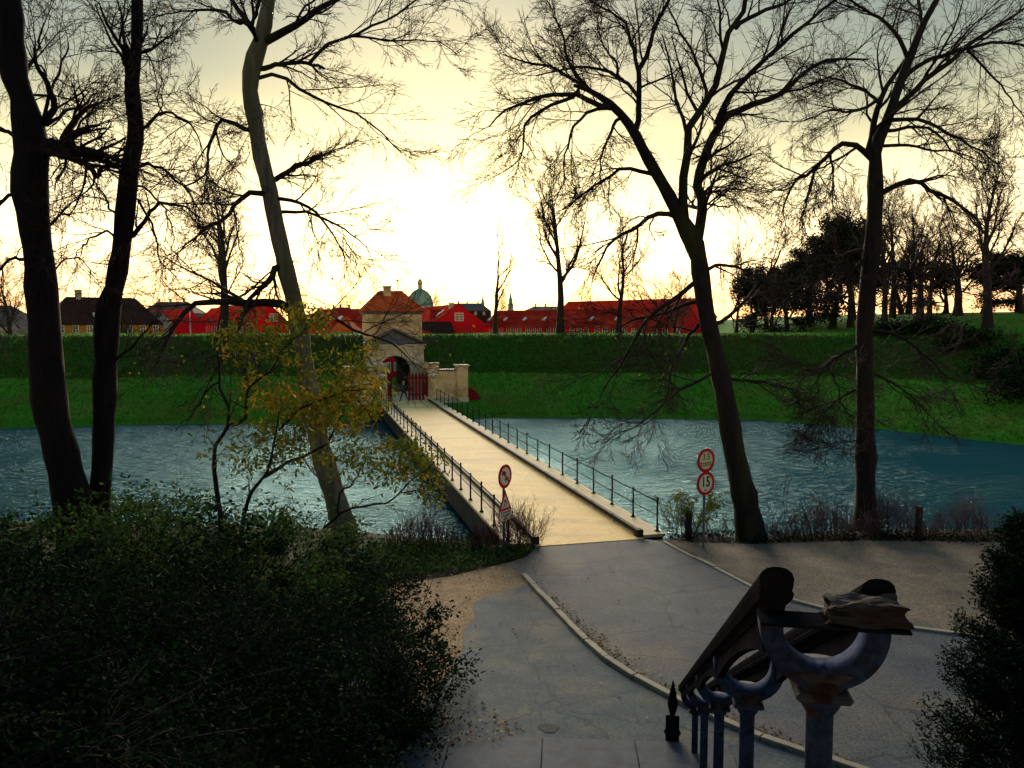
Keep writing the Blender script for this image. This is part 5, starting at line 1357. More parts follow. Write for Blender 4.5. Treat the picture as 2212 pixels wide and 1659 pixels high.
g = G().prism([(a, -0.061, cz_ + b) for a, b in ((-0.05, -0.03), (0.05, -0.03), (0.05, 0.0), (0.032, 0.045), (-0.032, 0.045), (-0.05, 0.0))], (0, 0.002, 0))
g.prism([(a, -0.061, cz_ + b) for a, b in ((-0.05, -0.05), (-0.03, -0.05), (-0.03, -0.03), (-0.05, -0.03))], (0, 0.002, 0)).prism([(a, -0.061, cz_ + b) for a, b in ((0.03, -0.05), (0.05, -0.05), (0.05, -0.03), (0.03, -0.03))], (0, 0.002, 0))
g.build('car_symbol', M['sign_black'], p)
for sx_ in (0.0, 0.10):
    strip([(-0.02 + sx_, cz_ - 0.065), (-0.075 + sx_, cz_ - 0.10), (-0.05 + sx_, cz_ - 0.135), (-0.12 + sx_ * 1.2, cz_ - 0.175)], 0.028, -0.061, -0.059).build('skid_mark', M['sign_black'], p)
z0_, z1_ = zz(1126), zz(1099.5)
p = G().box(-0.335, 0.335, -0.052, -0.040, z0_, z1_).build('text_plate', M['sign_red'], s1)
G().box(-0.305, 0.305, -0.056, -0.0525, z0_ + 0.03, z1_ - 0.03).build('face', M['sign_white'], p)
for i, w_ in enumerate(('Ærindekørsel', 'til Kastellet', 'tilladt')):
    text_part(w_, 0.098, (0, -0.0575, (z0_ + z1_) / 2 + 0.095 - i * 0.095), p, sx=0.95)
# right post: 3.5 tons over 15 km
b2 = gp(1519, 1182); s2 = thing('sign_post', 'sign post right of the bridge with 3.5 tons disc above 15 km disc', 'road sign', (b2[0], b2[1], -0.05), R(32))
zz = lambda y: at(1522, y, b2[1])[2] + 0.05
G().tube([(0, 0, -0.3), (0, 0, zz(975))], 0.038, 12).build('post', M['galv'], s2)
zc = zz(994); p = round_sign(s2, zc, 0.365, 'sign_cream')
text_part('3.5', 0.27, (0, -0.0605, zc + 0.105), p, bold=0.008, sx=0.90, spacing=1.06)
text_part('tons', 0.27, (0, -0.0605, zc - 0.095), p, bold=0.008, sx=0.90, spacing=1.06)
zc = zz(1043.5); p = round_sign(s2, zc, 0.37, 'sign_white')
text_part('15', 0.44, (0, -0.0605, zc + 0.035), p, bold=0.018, sx=0.82, spacing=1.05)
text_part('km', 0.095, (0, -0.0605, zc - 0.205), p, bold=0.006)
# weathered posts on the bank
for xd, yb, yt, Y_, lab, mm in ((1487, 1168, 1104, 24.9, 'weathered grey wooden post left of the speed sign', 'weathered'), (1983, 1172, 1097, 24.6, 'dark wooden post at the right end of the bank shrubs', 'tar_timber')):
    P = at(xd, yb, Y_); t = thing('fence_post', lab, 'post', (P[0], P[1], -0.1), 0.3)
    h = at(xd, yt, Y_)[2] + 0.1
    G().box(-0.085, 0.085, -0.08, 0.08, -0.2, h).build('post', M[mm], t, bevel=0.02)
    G().prism([(-0.095, -0.09, h + 0.002), (0.095, -0.09, h + 0.002), (0.06, -0.09, h + 0.05), (-0.06, -0.09, h + 0.06)], (0, 0.18, 0)).build('post_head', M[mm], t)

# ------------------------------------------------------------------ person walking in through the gate
def make_person():
    P = np.array([(872 - CX) / F * 69.4, 69.4, 0.03])
    root = thing('person', 'person in green jacket and dark trousers striding past the red gate', 'person', tuple(P), R(52))
    V, E_, r_ = [], [], []
    def v(p, rx, ry=None):
        V.append(p); r_.append((rx, ry or rx)); return len(V) - 1
    def chain(start, items):
        last = start
        for p, *rr in items:
            i = v(p, *rr); E_.append((last, i)); last = i
        return last
    pel = v((0, 0, 0.93), 0.155, 0.115)                       # faces +y
    ab = chain(pel, [((0, 0.01, 1.08), 0.145, 0.11), ((0, 0.02, 1.26), 0.165, 0.12)])
    ch = chain(ab, [((0, 0.035, 1.41), 0.155, 0.11)])
    nk = chain(ch, [((0, 0.05, 1.50), 0.062), ((0, 0.065, 1.56), 0.058)])
    hd = chain(nk, [((0, 0.08, 1.63), 0.082, 0.092), ((0, 0.085, 1.70), 0.080, 0.094), ((0, 0.08, 1.77), 0.055, 0.065)])
    for s, f in ((-1, 1), (1, -1)):                            # stride: left leg forward, right leg back
        kn = chain(pel, [((s * 0.09, 0.02 * f, 0.84), 0.095), ((s * 0.10, 0.17 * f, 0.66), 0.082), ((s * 0.10, 0.24 * f if f > 0 else -0.17, 0.49), 0.066)])
        an = chain(kn, [((s * 0.10, 0.29 * f if f > 0 else -0.30, 0.28), 0.058), ((s * 0.10, 0.36 * f if f > 0 else -0.46, 0.10 if f > 0 else 0.14), 0.042)])
        chain(an, [((s * 0.11, (0.40 if f > 0 else -0.44), 0.045 if f > 0 else 0.06), 0.045, 0.04), ((s * 0.12, (0.53 if f > 0 else -0.33), 0.05 if f > 0 else 0.035), 0.035, 0.03)])
        el = chain(ch, [((s * 0.17, 0.03, 1.42), 0.075), ((s * 0.225, -0.04 * f, 1.27), 0.058), ((s * 0.25, -0.10 * f, 1.13), 0.050)])
        wr = chain(el, [((s * 0.25, -0.08 * f + 0.05, 1.00), 0.043), ((s * 0.24, -0.06 * f + 0.10, 0.90), 0.030)])
        pm = chain(wr, [((s * 0.235, -0.06 * f + 0.115, 0.84), 0.036, 0.022)])
        for i in range(4):
            yy = -0.06 * f + 0.09 + i * 0.019
            chain(pm, [((s * 0.237, yy, 0.795), 0.010), ((s * 0.230, yy + 0.006, 0.765 + 0.004 * abs(i - 1.5)), 0.009), ((s * 0.218, yy + 0.008, 0.742 + 0.007 * abs(i - 1.5)), 0.008)])
        chain(wr, [((s * 0.225, -0.06 * f + 0.145, 0.865), 0.011), ((s * 0.215, -0.06 * f + 0.165, 0.83), 0.009)])
    me = bpy.data.meshes.new('body_skel')
    me.from_pydata(V, E_, [])
    ob = bpy.data.objects.new('tmp_body', me); COL.objects.link(ob)
    md = ob.modifiers.new('skin', 'SKIN'); md.use_smooth_shade = True
    for i, sv in enumerate(me.skin_vertices[0].data):
        sv.radius = r_[i]; sv.use_root = (i == 0)
    sb = ob.modifiers.new('sub', 'SUBSURF'); sb.levels = 1; sb.render_levels = 1
    dg = bpy.context.evaluated_depsgraph_get()
    bm_ = bpy.data.meshes.new_from_object(ob.evaluated_get(dg))
    bpy.data.objects.remove(ob)
    mats = [mat('skin', (0.45, 0.27, 0.19), (0.40, 0.23, 0.16), scale=8, rough=0.6), mat('green_jacket', (0.035, 0.06, 0.045), (0.025, 0.045, 0.035), scale=9, rough=0.9, bump=0.3), mat('dark_trousers', (0.012, 0.012, 0.018), (0.02, 0.02, 0.026), scale=9, rough=0.9), mat('shoe', (0.01, 0.01, 0.01), (0.02, 0.02, 0.02), rough=0.6)]
    b = link('body', bm_, mats, root)
    for f in bm_.polygons:
        z, x = f.center.z, abs(f.center.x)
        f.material_index = 0 if z > 1.49 or (x > 0.19 and z < 0.90) else (1 if z > 0.90 else (3 if z < 0.085 else 2))
        f.use_smooth = True
    # hair cap, ears, nose, eyes, mouth
    bm2 = bmesh.new(); bmesh.ops.create_uvsphere(bm2, u_segments=14, v_segments=10, radius=1.0)
    for q in bm2.verts: q.co = Vector((q.co.x * 0.092, q.co.y * 0.105 + 0.07, q.co.z * 0.115 + 1.715))
    bmesh.ops.delete(bm2, geom=[q for q in bm2.verts if q.co.y > 0.135 and q.co.z < 1.745 or q.co.z < 1.63], context='VERTS')
    mh = bpy.data.meshes.new('hair'); bm2.to_mesh(mh); bm2.free()
    link('hair', mh, mat('blond_hair', (0.42, 0.25, 0.09), (0.30, 0.17, 0.06), scale=20, rough=0.7), b)
    G().prism([(-0.014, 0.165, 1.655), (0.014, 0.165, 1.655), (0.0, 0.165, 1.695)], (0, 0.022, 0)).build('nose', mats[0], b)
    g = G()
    for s in (-1, 1): g.lathe([(0.004, -0.02), (0.014, -0.01), (0.014, 0.012), (0.004, 0.024)], 8, (s * 0.085, 0.075, 1.69))
    g.build('ears', mats[0], b)
    g = G()
    for s in (-1, 1): g.box(s * 0.032 - 0.012, s * 0.032 + 0.012, 0.160, 0.172, 1.697, 1.706)
    g.box(-0.02, 0.02, 0.158, 0.168, 1.630, 1.636).build('eyes_and_mouth', mats[3], b)
    G().box(-0.15, 0.15, -0.185, -0.09, 1.08, 1.42).build('backpack', mat('dark_green_pack', (0.02, 0.035, 0.025), (0.03, 0.045, 0.03), scale=10, rough=0.9), b, bevel=0.03)
make_person()

# ------------------------------------------------------------------ undergrowth
def near_ground(X, Y): return near_z(np.atleast_2d(X).astype(float), np.atleast_2d(Y).astype(float)).ravel()
def thicket(name, label, x0, x1, y0, y1, n, h, m, seed, group=None, leafm=None, nleaf=0, sides=5, lean=0.16, tw=0.0042, zb=None):
    rng = np.random.RandomState(seed)
    X, Y = rng.uniform(x0, x1, n), rng.uniform(y0, y1, n)
    Z = near_ground(X, Y) - 0.05 if zb is None else np.full(n, zb)
    t = thing(name, label, 'shrub', ((x0 + x1) / 2, (y0 + y1) / 2, float(Z.mean())), 0, group)
    k = 6
    P = np.empty((n, k, 3)); P[:, 0] = np.stack([X, Y, Z], 1)
    d = rng.normal(0, lean, (n, 3)); d[:, 2] = 1
    hh = h * rng.uniform(0.55, 1.1, n) * (0.75 + 0.35 * np.sin(X * 2.3 + seed))
    for j in range(1, k):
        d = d + rng.normal(0, 0.13, (n, 3)); d[:, 2] += 0.05; d /= np.linalg.norm(d, axis=1, keepdims=True)
        P[:, j] = P[:, j - 1] + d * (hh / (k - 1))[:, None]
    Rr = np.linspace(1, 0.45, k)[None] * rng.uniform(0.006, 0.010, n)[:, None]
    P1, R1 = spawn(P, Rr, rng, sides, 0.3, 1.0, ang=0.6, lenf=(0.2, 0.45), radf=0.6, k=4, wig=0.18, trop=(0, 0, 0.08), absr=tw)
    P2, R2 = spawn(P1, R1, rng, 3, 0.3, 1.0, ang=0.6, lenf=(0.3, 0.6), radf=0.7, k=2, wig=0.2, trop=(0, 0, 0.05), absr=tw * 0.85)
    V, Q = tubes([(P, Rr), (P1, R1), (P2, R2)], 3)
    o = link('stems', np_mesh('stems', V, [Q]), m, t, local=False); o['kind'] = 'stuff'
    if nleaf:
        e = np.concatenate([P1[:, -1], P2[:, -1]]); e = e[rng.choice(len(e), nleaf)]
        V, Q = leaves(e, 0.055, rng, droop=0.3, aspect=0.55)
        o = link('foliage', np_mesh('foliage', V, [Q]), leafm, t, local=False); o['kind'] = 'stuff'
    return t
GS = 'leafless shrubs along the near bank'
thicket('bank_shrub', 'reddish leafless shrub behind the left sign post', -1.25, 0.75, 23.3, 24.6, 210, 1.45, M['twig_red'], 1, GS)
thicket('bank_shrub', 'rusty brown reed clump at the water left of the sign post', -3.9, -1.2, 23.6, 25.2, 240, 0.95, M['twig_red'], 2, GS)
thicket('bank_shrub', 'thin purple shrub by the end of the right railing', 4.9, 6.9, 24.5, 25.3, 90, 1.25, M['twig_purple'], 3, GS, M['leaf_mid'], 90)
thicket('bank_shrub', 'low purple shrub between the two right-hand trees', 8.2, 10.6, 24.5, 25.6, 190, 1.30, M['twig_purple'], 4, GS, M['leaf_green_yellow'], 160)
thicket('bank_shrub', 'purple shrub around the foot of the straight dark tree', 10.6, 12.8, 24.6, 25.8, 190, 1.35, M['twig_purple'], 5, GS, M['leaf_green_yellow'], 60)
thicket('bank_shrub', 'dark purple shrub ending at the right-hand post', 12.8, 15.2, 24.4, 25.6, 190, 1.30, M['twig_purple'], 6, GS)
thicket('bank_shrub', 'sparse tall shoots right of the forked trunk', 8.3, 9.1, 24.9, 25.4, 9, 2.5, M['twig'], 7, GS, M['leaf_green_yellow'], 60)
# leafy bamboo-like shrub beside the speed sign
def leafy_bush(name, label, base, n, h, spread, m_leaf, nleaf, size, seed, droop=0.9, aspect=0.2, r=0.012, group=None, lv=6):
    rng = np.random.RandomState(seed)
    t = thing(name, label, 'shrub', tuple(base), 0, group)
    k = 8
    P = np.empty((n, k, 3)); P[:, 0] = np.array(base) + np.c_[rng.normal(0, spread * 0.12, n), rng.normal(0, spread * 0.12, n), np.full(n, -0.1)]
    a = rng.uniform(0, 6.28, n)
    d = np.stack([np.cos(a) * 0.25, np.sin(a) * 0.25, np.ones(n)], 1)
    for j in range(1, k):
        d = d + rng.normal(0, 0.06, (n, 3)) + np.stack([np.cos(a), np.sin(a), -0.6 * np.ones(n)], 1) * 0.10 * spread / h * (j / 4)
        d /= np.linalg.norm(d, axis=1, keepdims=True)
        P[:, j] = P[:, j - 1] + d * (h * 1.15 / (k - 1)) * rng.uniform(0.8, 1.1, (n, 1))
    Rr = np.linspace(1, 0.35, k)[None] * np.full((n, 1), r)
    P1, R1 = spawn(P, Rr, rng, lv, 0.4, 1.0, ang=0.9, lenf=(0.15, 0.32), radf=0.5, k=4, wig=0.2, trop=(0, 0, -0.1), absr=0.004)
    V, Q = tubes([(P, Rr)], 5); Vb, Qb = tubes([(P1, R1)], 3)
    o = link('stems', np_mesh('stems', np.concatenate([V, Vb]), [Q, Qb + len(V)]), M['twig'], t, local=False)
    e = np.concatenate([P1[:, 1], P1[:, 2], P1[:, 3]]); e = e[rng.choice(len(e), nleaf)] + rng.normal(0, 0.03, (nleaf, 3))
    V, Q = leaves(e, size, rng, droop=droop, aspect=aspect)
    o = link('foliage', np_mesh('foliage', V, [Q]), m_leaf, t, local=False); o['kind'] = 'stuff'
    return t
pb = at(1497, 1165, 24.6)
leafy_bush('leafy_shrub', 'green drooping narrow-leaved shrub behind the speed sign', (pb[0], 24.7, -0.1), 12, 1.65, 1.3, M['leaf_green_yellow'], 1000, 0.17, 11)

# dark shrub mass on the hillside at the left
def mound(name, label, c, r, nleaf, size, m, seed, group, stems=46, lo=0.45):
    rng = np.random.RandomState(seed)
    c, r = np.array(c, float), np.array(r, float)
    zg = float(near_ground(c[0], c[1])[0])
    t = thing(name, label, 'shrub', (c[0], c[1], zg), 0, group)
    nc = max(40, nleaf // 80)
    d = rng.normal(size=(nc, 3)); d /= np.linalg.norm(d, axis=1, keepdims=True)
    lump = 1 + 0.20 * np.sin(d[:, 0] * 5 + seed) * np.cos(d[:, 1] * 4.3 + 2 * seed) + 0.16 * np.sin(d[:, 2] * 7 + d[:, 0] * 6 + seed)
    f = lo + (1.10 - lo) * rng.uniform(0, 1, nc) ** 0.55
    cc = c + d * r * (f * lump)[:, None]
    who = rng.randint(0, nc, nleaf)
    P = cc[who] + rng.normal(0, 1, (nleaf, 3)) * (rng.uniform(0.06, 0.24, nc)[who])[:, None] * np.array([1.15, 1.15, 0.7])
    zmin = near_ground(P[:, 0], P[:, 1]) + 0.03
    P = P[P[:, 2] > zmin]
    # sprays of shoots poking out
    k = 40
    b = c + (rng.normal(size=(stems, 3)) * 0.25) * r; b[:, 2] = zg
    e = rng.normal(size=(stems, 3)); e[:, 2] = np.abs(e[:, 2]) + 0.35; e /= np.linalg.norm(e, axis=1, keepdims=True)
    tip = c + e * r * rng.uniform(0.95, 1.42, (stems, 1))
    mid = (b + tip) / 2 + rng.normal(0, 0.1, (stems, 3)) + np.array([0, 0, 0.15])
    u = np.linspace(0, 1, 6)[None, :, None]
    S = b[:, None] * (1 - u) ** 2 + 2 * mid[:, None] * u * (1 - u) + tip[:, None] * u ** 2
    Sr = np.linspace(1, 0.25, 6)[None] * np.full((stems, 1), 0.014)
    S1, S1r = spawn(S, Sr, rng, 6, 0.4, 1.0, ang=0.8, lenf=(0.15, 0.35), radf=0.5, k=4, wig=0.2, trop=(0, 0, 0.05), absr=0.0035)
    V, Q = tubes([(S, Sr), (S1, S1r)], 3)
    o = link('stems', np_mesh('stems', V, [Q]), M['twig'], t, local=False); o['kind'] = 'stuff'
    lp = np.concatenate([S1[:, 1], S1[:, 2], S1[:, 3], S[:, 4], S[:, 5]])
    P = np.concatenate([P, lp + rng.normal(0, 0.03, lp.shape)])
    V, Q = leaves(P, size, rng, droop=0.15, aspect=0.5)
    o = link('foliage', np_mesh('foliage', V, [Q]), m, t, local=False); o['kind'] = 'stuff'
    return t
GB = 'dark shrubs covering the hillside left of the stair'
LD, LM = M['leaf_dark'], M['leaf_mid']
for i, (lab, c, r, n, sz, m) in enumerate([
    ('clipped dark shrub bulging over the sandy path edge', (-2.75, 14.6, 0.75), (1.45, 1.5, 1.45), 6500, 0.075, LD),
    ('green shrub on the hillside below the pale leaning tree', (-4.9, 14.2, 1.6), (1.9, 1.9, 1.6), 6000, 0.085, LM),
    ('tall green shrub at the foot of the two black trunks', (-7.4, 13.6, 1.9), (2.0, 1.9, 1.6), 6500, 0.085, LM),
    ('dark shrub in the middle of the hillside thicket', (-4.2, 10.2, 2.5), (1.7, 1.6, 1.45), 7000, 0.07, LD),
    ('dark shrub low beside the stair, right of the hillside thicket', (-2.6, 11.6, 1.2), (1.25, 1.4, 1.25), 6000, 0.065, LD),
    ('dark shrub filling the left edge of the hillside', (-6.6, 9.2, 3.1), (2.0, 1.9, 1.1), 7500, 0.07, LD),
    ('near dark shrub in the lower left of the hillside', (-3.4, 7.2, 3.4), (1.35, 1.3, 1.05), 8000, 0.055, LD),
    ('dark shrub just above the pale stone pedestal', (-2.55, 9.0, 2.25), (0.95, 1.2, 1.0), 6000, 0.06, LD),
    ('green shrub behind the left black trunk', (-10.6, 15.5, 1.5), (2.0, 2.0, 1.2), 5000, 0.09, LM),
    ('low ivy covered shrub spilling onto the pavement', (-1.95, 12.9, 0.45), (0.85, 0.9, 0.75), 3800, 0.065, LD),
    ('green waterside shrub at the foot of the pale leaning tree', (-5.6, 20.5, 0.3), (1.9, 1.9, 1.5), 4200, 0.10, LM),
    ('green shrub by the water between path and pale tree', (-3.9, 19.0, 0.0), (1.2, 1.5, 1.15), 3800, 0.09, LD),
    ('nearest black-green shrub at the bottom left corner', (-4.6, 5.6, 3.7), (1.6, 1.3, 0.75), 8000, 0.055, LD),
    ('dark low shrub at the bottom edge left of the stair', (-3.0, 5.2, 3.6), (0.9, 1.0, 0.5), 4000, 0.055, LD),
    ('waterside shrub behind the second black trunk', (-9.0, 20.0, 0.6), (2.0, 1.8, 1.6), 3800, 0.10, LM)]):
    mound('hill_shrub', lab, c, r, int(n * 1.6), sz * 1.15, m, 60 + i, GB)

for i, (x_, y_, h_, sp_w, lab) in enumerate([(-7.6, 15.2, 2.3, 1.4, 'loose upright leafy shrub right of the second black trunk'), (-6.2, 16.2, 2.2, 1.5, 'loose leafy shrub rising before the water left of the turning tree'), (-4.6, 16.6, 1.9, 1.3, 'loose leafy shrub at the foot of the turning tree'), (-10.6, 13.6, 1.8, 1.3, 'sparse leafy shrub at the left edge before the water'), (-3.6, 17.2, 1.3, 1.0, 'small leafy shrub right of the turning tree')]):
    leafy_bush('leafy_shrub', lab, (x_, y_, float(near_ground(x_, y_)[0])), 16, h_, sp_w, M['leaf_mid'] if i != 3 else M['leaf_dark'], 1500 if i != 3 else 500, 0.10, 120 + i, droop=0.3, aspect=0.45, r=0.010, group='loose shrubs at the top of the hillside thicket', lv=8)
# scrub along the bastion crest at the far right
def scrub(name, label, c, r, n, seed):
    rng = np.random.RandomState(seed)
    t = thing(name, label, 'shrub', tuple(c), 0, 'dark scrub on the right bastion')
    nc = n // 30
    d = rng.normal(size=(nc, 3)); d[:, 2] = np.abs(d[:, 2]); d /= np.linalg.norm(d, axis=1, keepdims=True)
    cc = np.array(c) + d * np.array(r) * rng.uniform(0.4, 1.1, (nc, 1))
    P = cc[rng.randint(0, nc, n)] + rng.normal(0, 0.25, (n, 3))
    V, Q = leaves(P, 0.26, rng, droop=0.1, aspect=0.5)
    o = link('foliage', np_mesh('foliage', V, [Q]), M['leaf_dark'], t, local=False); o['kind'] = 'stuff'
    b = np.array(c) + rng.normal(0, 0.4, (30, 3)) * np.array([1.5, 1, 0]); e = np.array(c) + rng.normal(0, 0.6, (30, 3)) * np.array(r) + np.array([0, 0, r[2] * 0.8])
    u = np.linspace(0, 1, 5)[None, :, None]
    V, Q = tubes([(b[:, None] * (1 - u) + e[:, None] * u, np.full((30, 5), 0.03))], 3)
    o = link('stems', np_mesh('stems', V, [Q]), M['twig'], t, local=False); o['kind'] = 'stuff'
for i, (xd, Y_, r_s, h_s, lab) in enumerate([(1925, 80, 3.0, 1.7, 'dark scrub clump right of the straight trunk on the bastion'), (2010, 78, 3.2, 1.6, 'dark scrub clump between the bastion trees'), (2090, 72, 3.2, 1.9, 'dark scrub clump left of the tallest bastion tree'), (2165, 66, 3.0, 2.2, 'dark scrub clump right of the tallest bastion tree'), (2215, 60, 3.0, 2.4, 'dark scrub clump at the right picture edge'), (1700, 100, 4.0, 1.2, 'low scrub under the round dark tree')]):
    X_ = (xd - CX) / F * Y_
    scrub('bastion_scrub', lab, (X_, Y_, ground_at(X_, Y_) - 0.1), (r_s, 1.6, h_s), 2600, 140 + i)

# young tree with turning leaves in front of the pale trunk
def turning_tree():
    rng = np.random.RandomState(77)
    Y = 15.6
    base = (at(470, 1080, Y)[0], Y, float(near_ground(at(470, 1080, Y)[0], Y)[0]))
    t = thing('turning_tree', 'young tree with yellow and orange autumn leaves before the pale trunk', 'tree', base)
    stems = [([(480, 1150), (462, 996), (472, 953), (495, 914), (501, 891), (485, 865), (474, 826), (477, 786), (469, 741), (475, 701), (482, 659)], 0.8, 13, 3), ([(495, 914), (501, 917), (531, 904), (532, 858), (537, 835), (560, 822), (590, 796), (603, 763), (619, 750)], -0.8, 9, 2),
             ([(520, 1160), (531, 1100), (537, 1067), (570, 1031), (583, 1002), (590, 956), (603, 920), (603, 888)], -0.5, 11, 3), ([(570, 1031), (600, 1010), (635, 995), (655, 986), (701, 963), (720, 933), (733, 910), (746, 881), (760, 830), (775, 790)], 0.6, 9, 2),
             ([(700, 1140), (753, 1100), (792, 1094), (831, 1087), (864, 1064), (890, 1035), (930, 1010)], -0.3, 7, 2), ([(730, 1110), (737, 1064), (760, 1045), (782, 1009), (800, 980)], 0.7, 6, 2), ([(603, 930), (640, 890), (680, 870), (730, 850), (790, 840)], -1.0, 6, 2),
             ([(619, 750), (650, 720), (690, 690), (720, 680)], 0.4, 4, 1.5), ([(474, 826), (440, 850), (420, 890), (380, 930)], 0.6, 5, 2), ([(537, 835), (520, 780), (500, 740), (510, 700)], 0.8, 5, 2), ([(185, 1330), (270, 1270), (350, 1210), (420, 1165), (495, 1110)], 1.5, 6, 3), ([(864, 1064), (900, 1060), (940, 1075), (970, 1090)], 0.3, 4, 1.5), ([(760, 850), (800, 900), (840, 960), (880, 975)], -0.4, 5, 1.5)]
    L0 = [px_limb(p, Y, dY, 12, rng, a, b, wob=0.015) for p, dY, a, b in stems]
    for lp in L0:
        V, Q = tubes([(lp[0][None], lp[1][None])], 6)
        link('stem', np_mesh('stem', V, [Q], True), M['bark'], t, local=False)
    P0, R0 = stack_same(L0)
    P1, R1 = spawn(P0, R0, rng, 7, 0.2, 1.0, ang=0.8, lenf=(0.15, 0.35), radf=0.5, k=5, wig=0.2, trop=(0, 0, 0.02), absr=0.006)
    P2, R2 = spawn(P1, R1, rng, 5, 0.2, 1.0, ang=0.8, lenf=(0.3, 0.55), radf=0.6, k=3, wig=0.25, trop=(0, 0, -0.08), absr=0.004)
    V, Q = tubes([(P1, R1), (P2, R2)], 3)
    o = link('twigs', np_mesh('twigs', V, [Q]), M['twig'], t, local=False); o['kind'] = 'stuff'
    c2d = lambda x, y: (406.6 + 0.3268 * x, 609.9 + 0.3268 * y)
    cl = [  # crop centre x, y, half extents, leaves, kind
        (620, 760, 150, 60, 230, 'y'), (800, 790, 130, 60, 200, 'y'), (1000, 770, 140, 70, 220, 'y'), (1150, 660, 90, 90, 150, 'y'), (1080, 520, 80, 60, 110, 'm'), (850, 230, 80, 60, 90, 'y'), (720, 210, 80, 50, 70, 'y'), (450, 360, 140, 90, 160, 'm'), (260, 370, 60, 50, 40, 'y'),
        (1200, 430, 50, 30, 30, 'y'), (1190, 830, 80, 50, 90, 'y'), (520, 1000, 200, 80, 190, 'm'), (760, 930, 180, 80, 200, 'm'), (420, 1150, 160, 80, 150, 'm'), (1180, 1130, 110, 70, 120, 'm'), (1420, 1090, 90, 60, 110, 'm'), (1560, 1190, 90, 60, 130, 'm'), (1600, 1340, 60, 70, 90, 'm'),
        (1300, 1270, 90, 60, 90, 'm'), (1000, 1160, 130, 80, 100, 'm'), (620, 500, 150, 110, 110, 'm'), (900, 620, 150, 80, 120, 'm'), (1000, 900, 150, 50, 110, 'y'), (420, 620, 60, 30, 20, 'y'), (300, 500, 60, 160, 50, 'm'), (1230, 700, 60, 120, 70, 'y'), (700, 1120, 150, 100, 130, 'm'), (640, 310, 200, 50, 100, 'm'), (1390, 1180, 80, 80, 70, 'm'), (880, 900, 100, 80, 90, 'y')]
    py, pm = [], []
    for x, y, rx, ry, n, kd in cl:
        n = int(n * 2.1)
        for _ in range(n // 4):
            px_, py_ = c2d(rng.normal(x, rx * 0.8), rng.normal(y, ry * 0.85))
            q = at(px_, py_, Y + rng.normal(0, 0.55))
            (py if (kd == 'y') == (rng.uniform() < 0.85) else pm).extend([q + rng.normal(0, 0.045, 3) for _ in range(4)])
    for nm, pts, mm in (('leaf', np.array(py), M['leaf_yellow']), ('leaf', np.array(pm), M['leaf_green_yellow'])):
        V, Q = leaves(pts, 0.115, rng, droop=0.75, aspect=0.42)
        o = link('foliage', np_mesh('foliage', V, [Q]), mm, t, local=False); o['kind'] = 'stuff'
    # the largest single leaves
    proto = None
    for i in range(150):
        x, y, rx, ry, n, kd = cl[rng.randint(len(cl))]
        q = at(*c2d(rng.normal(x, rx * 0.6), rng.normal(y, ry * 0.6)), Y - 0.35 + rng.normal(0, 0.3)) - np.array(base)
        if proto is None:
            V, Q = leaves(np.zeros((1, 3)), 0.15, np.random.RandomState(1), droop=0.6, aspect=0.5)
            lm = [np_mesh('leaf', V, [Q]), None]; lm[1] = lm[0].copy()
            lm[0].materials.append(mat('amber_leaf', (0.36, 0.22, 0.02), (0.38, 0.13, 0.015), scale=3, rough=0.6)); lm[1].materials.append(mat('lime_leaf', (0.10, 0.14, 0.02), (0.18, 0.17, 0.02), scale=3, rough=0.6))
            proto = True
        o = bpy.data.objects.new('leaf', lm[0 if kd == 'y' else 1]); COL.objects.link(o); o.parent = t
        o.location = q; o.rotation_euler = rng.uniform(-1.2, 1.2, 3) + np.array([0, 0, rng.uniform(0, 6.28)]); o.scale = [rng.uniform(0.7, 1.15)] * 3
turning_tree()

# dark conifer at the right edge
def conifer(name, label, base, H, rad, n, seed):
    rng = np.random.RandomState(seed)
    t = thing(name, label, 'conifer', tuple(base))
    G().tube([(0, 0, -0.3), (0, 0, H * 0.9)], [0.12, 0.02], 8).build('trunk', M['bark_black'], t)
    nb = 320
    h = rng.uniform(0.0, 0.97, nb) ** 0.9 * H
    a = rng.uniform(0, 6.28, nb)
    rr_ = rad * (1 - h / H) ** 0.62 * rng.uniform(0.75, 1.15, nb) + 0.08
    u = np.linspace(0, 1, 5)
    P = np.stack([np.cos(a)[:, None] * rr_[:, None] * u, np.sin(a)[:, None] * rr_[:, None] * u, h[:, None] + (0.10 + 0.35 * rr_[:, None]) * u ** 2 * 0.9], -1)
    Rr = np.full((nb, 1), 0.014) * np.linspace(1, 0.3, 5)[None]
    P1, R1 = spawn(P, Rr, rng, 9, 0.2, 1.0, ang=0.75, lenf=(0.2, 0.4), radf=0.6, k=4, wig=0.15, trop=(0, 0, 0.08), absr=0.004)
    V, Q = tubes([(P, Rr), (P1, R1)], 3)
    o = link('branches', np_mesh('branches', V, [Q]), M['bark_black'], t); o['kind'] = 'stuff'
    e = np.concatenate([P1[:, 1], P1[:, 2], P1[:, 3]]); e = np.concatenate([e + rng.normal(0, 0.035, e.shape) for _ in range(7)])
    V, Q = leaves(e, 0.055, rng, droop=-0.25, aspect=0.34)
    o = link('foliage', np_mesh('foliage', V, [Q]), M['leaf_conifer'], t); o['kind'] = 'stuff'
    return t
conifer('conifer', 'dark bushy conifer at the right edge below the balustrade', (5.75, 8.6, float(near_ground(5.75, 8.6)[0])), 3.55, 0.95, 0, 5)
conifer('conifer', 'second dark conifer behind at the far right edge', (8.1, 10.6, 0.0), 4.3, 1.2, 0, 6)

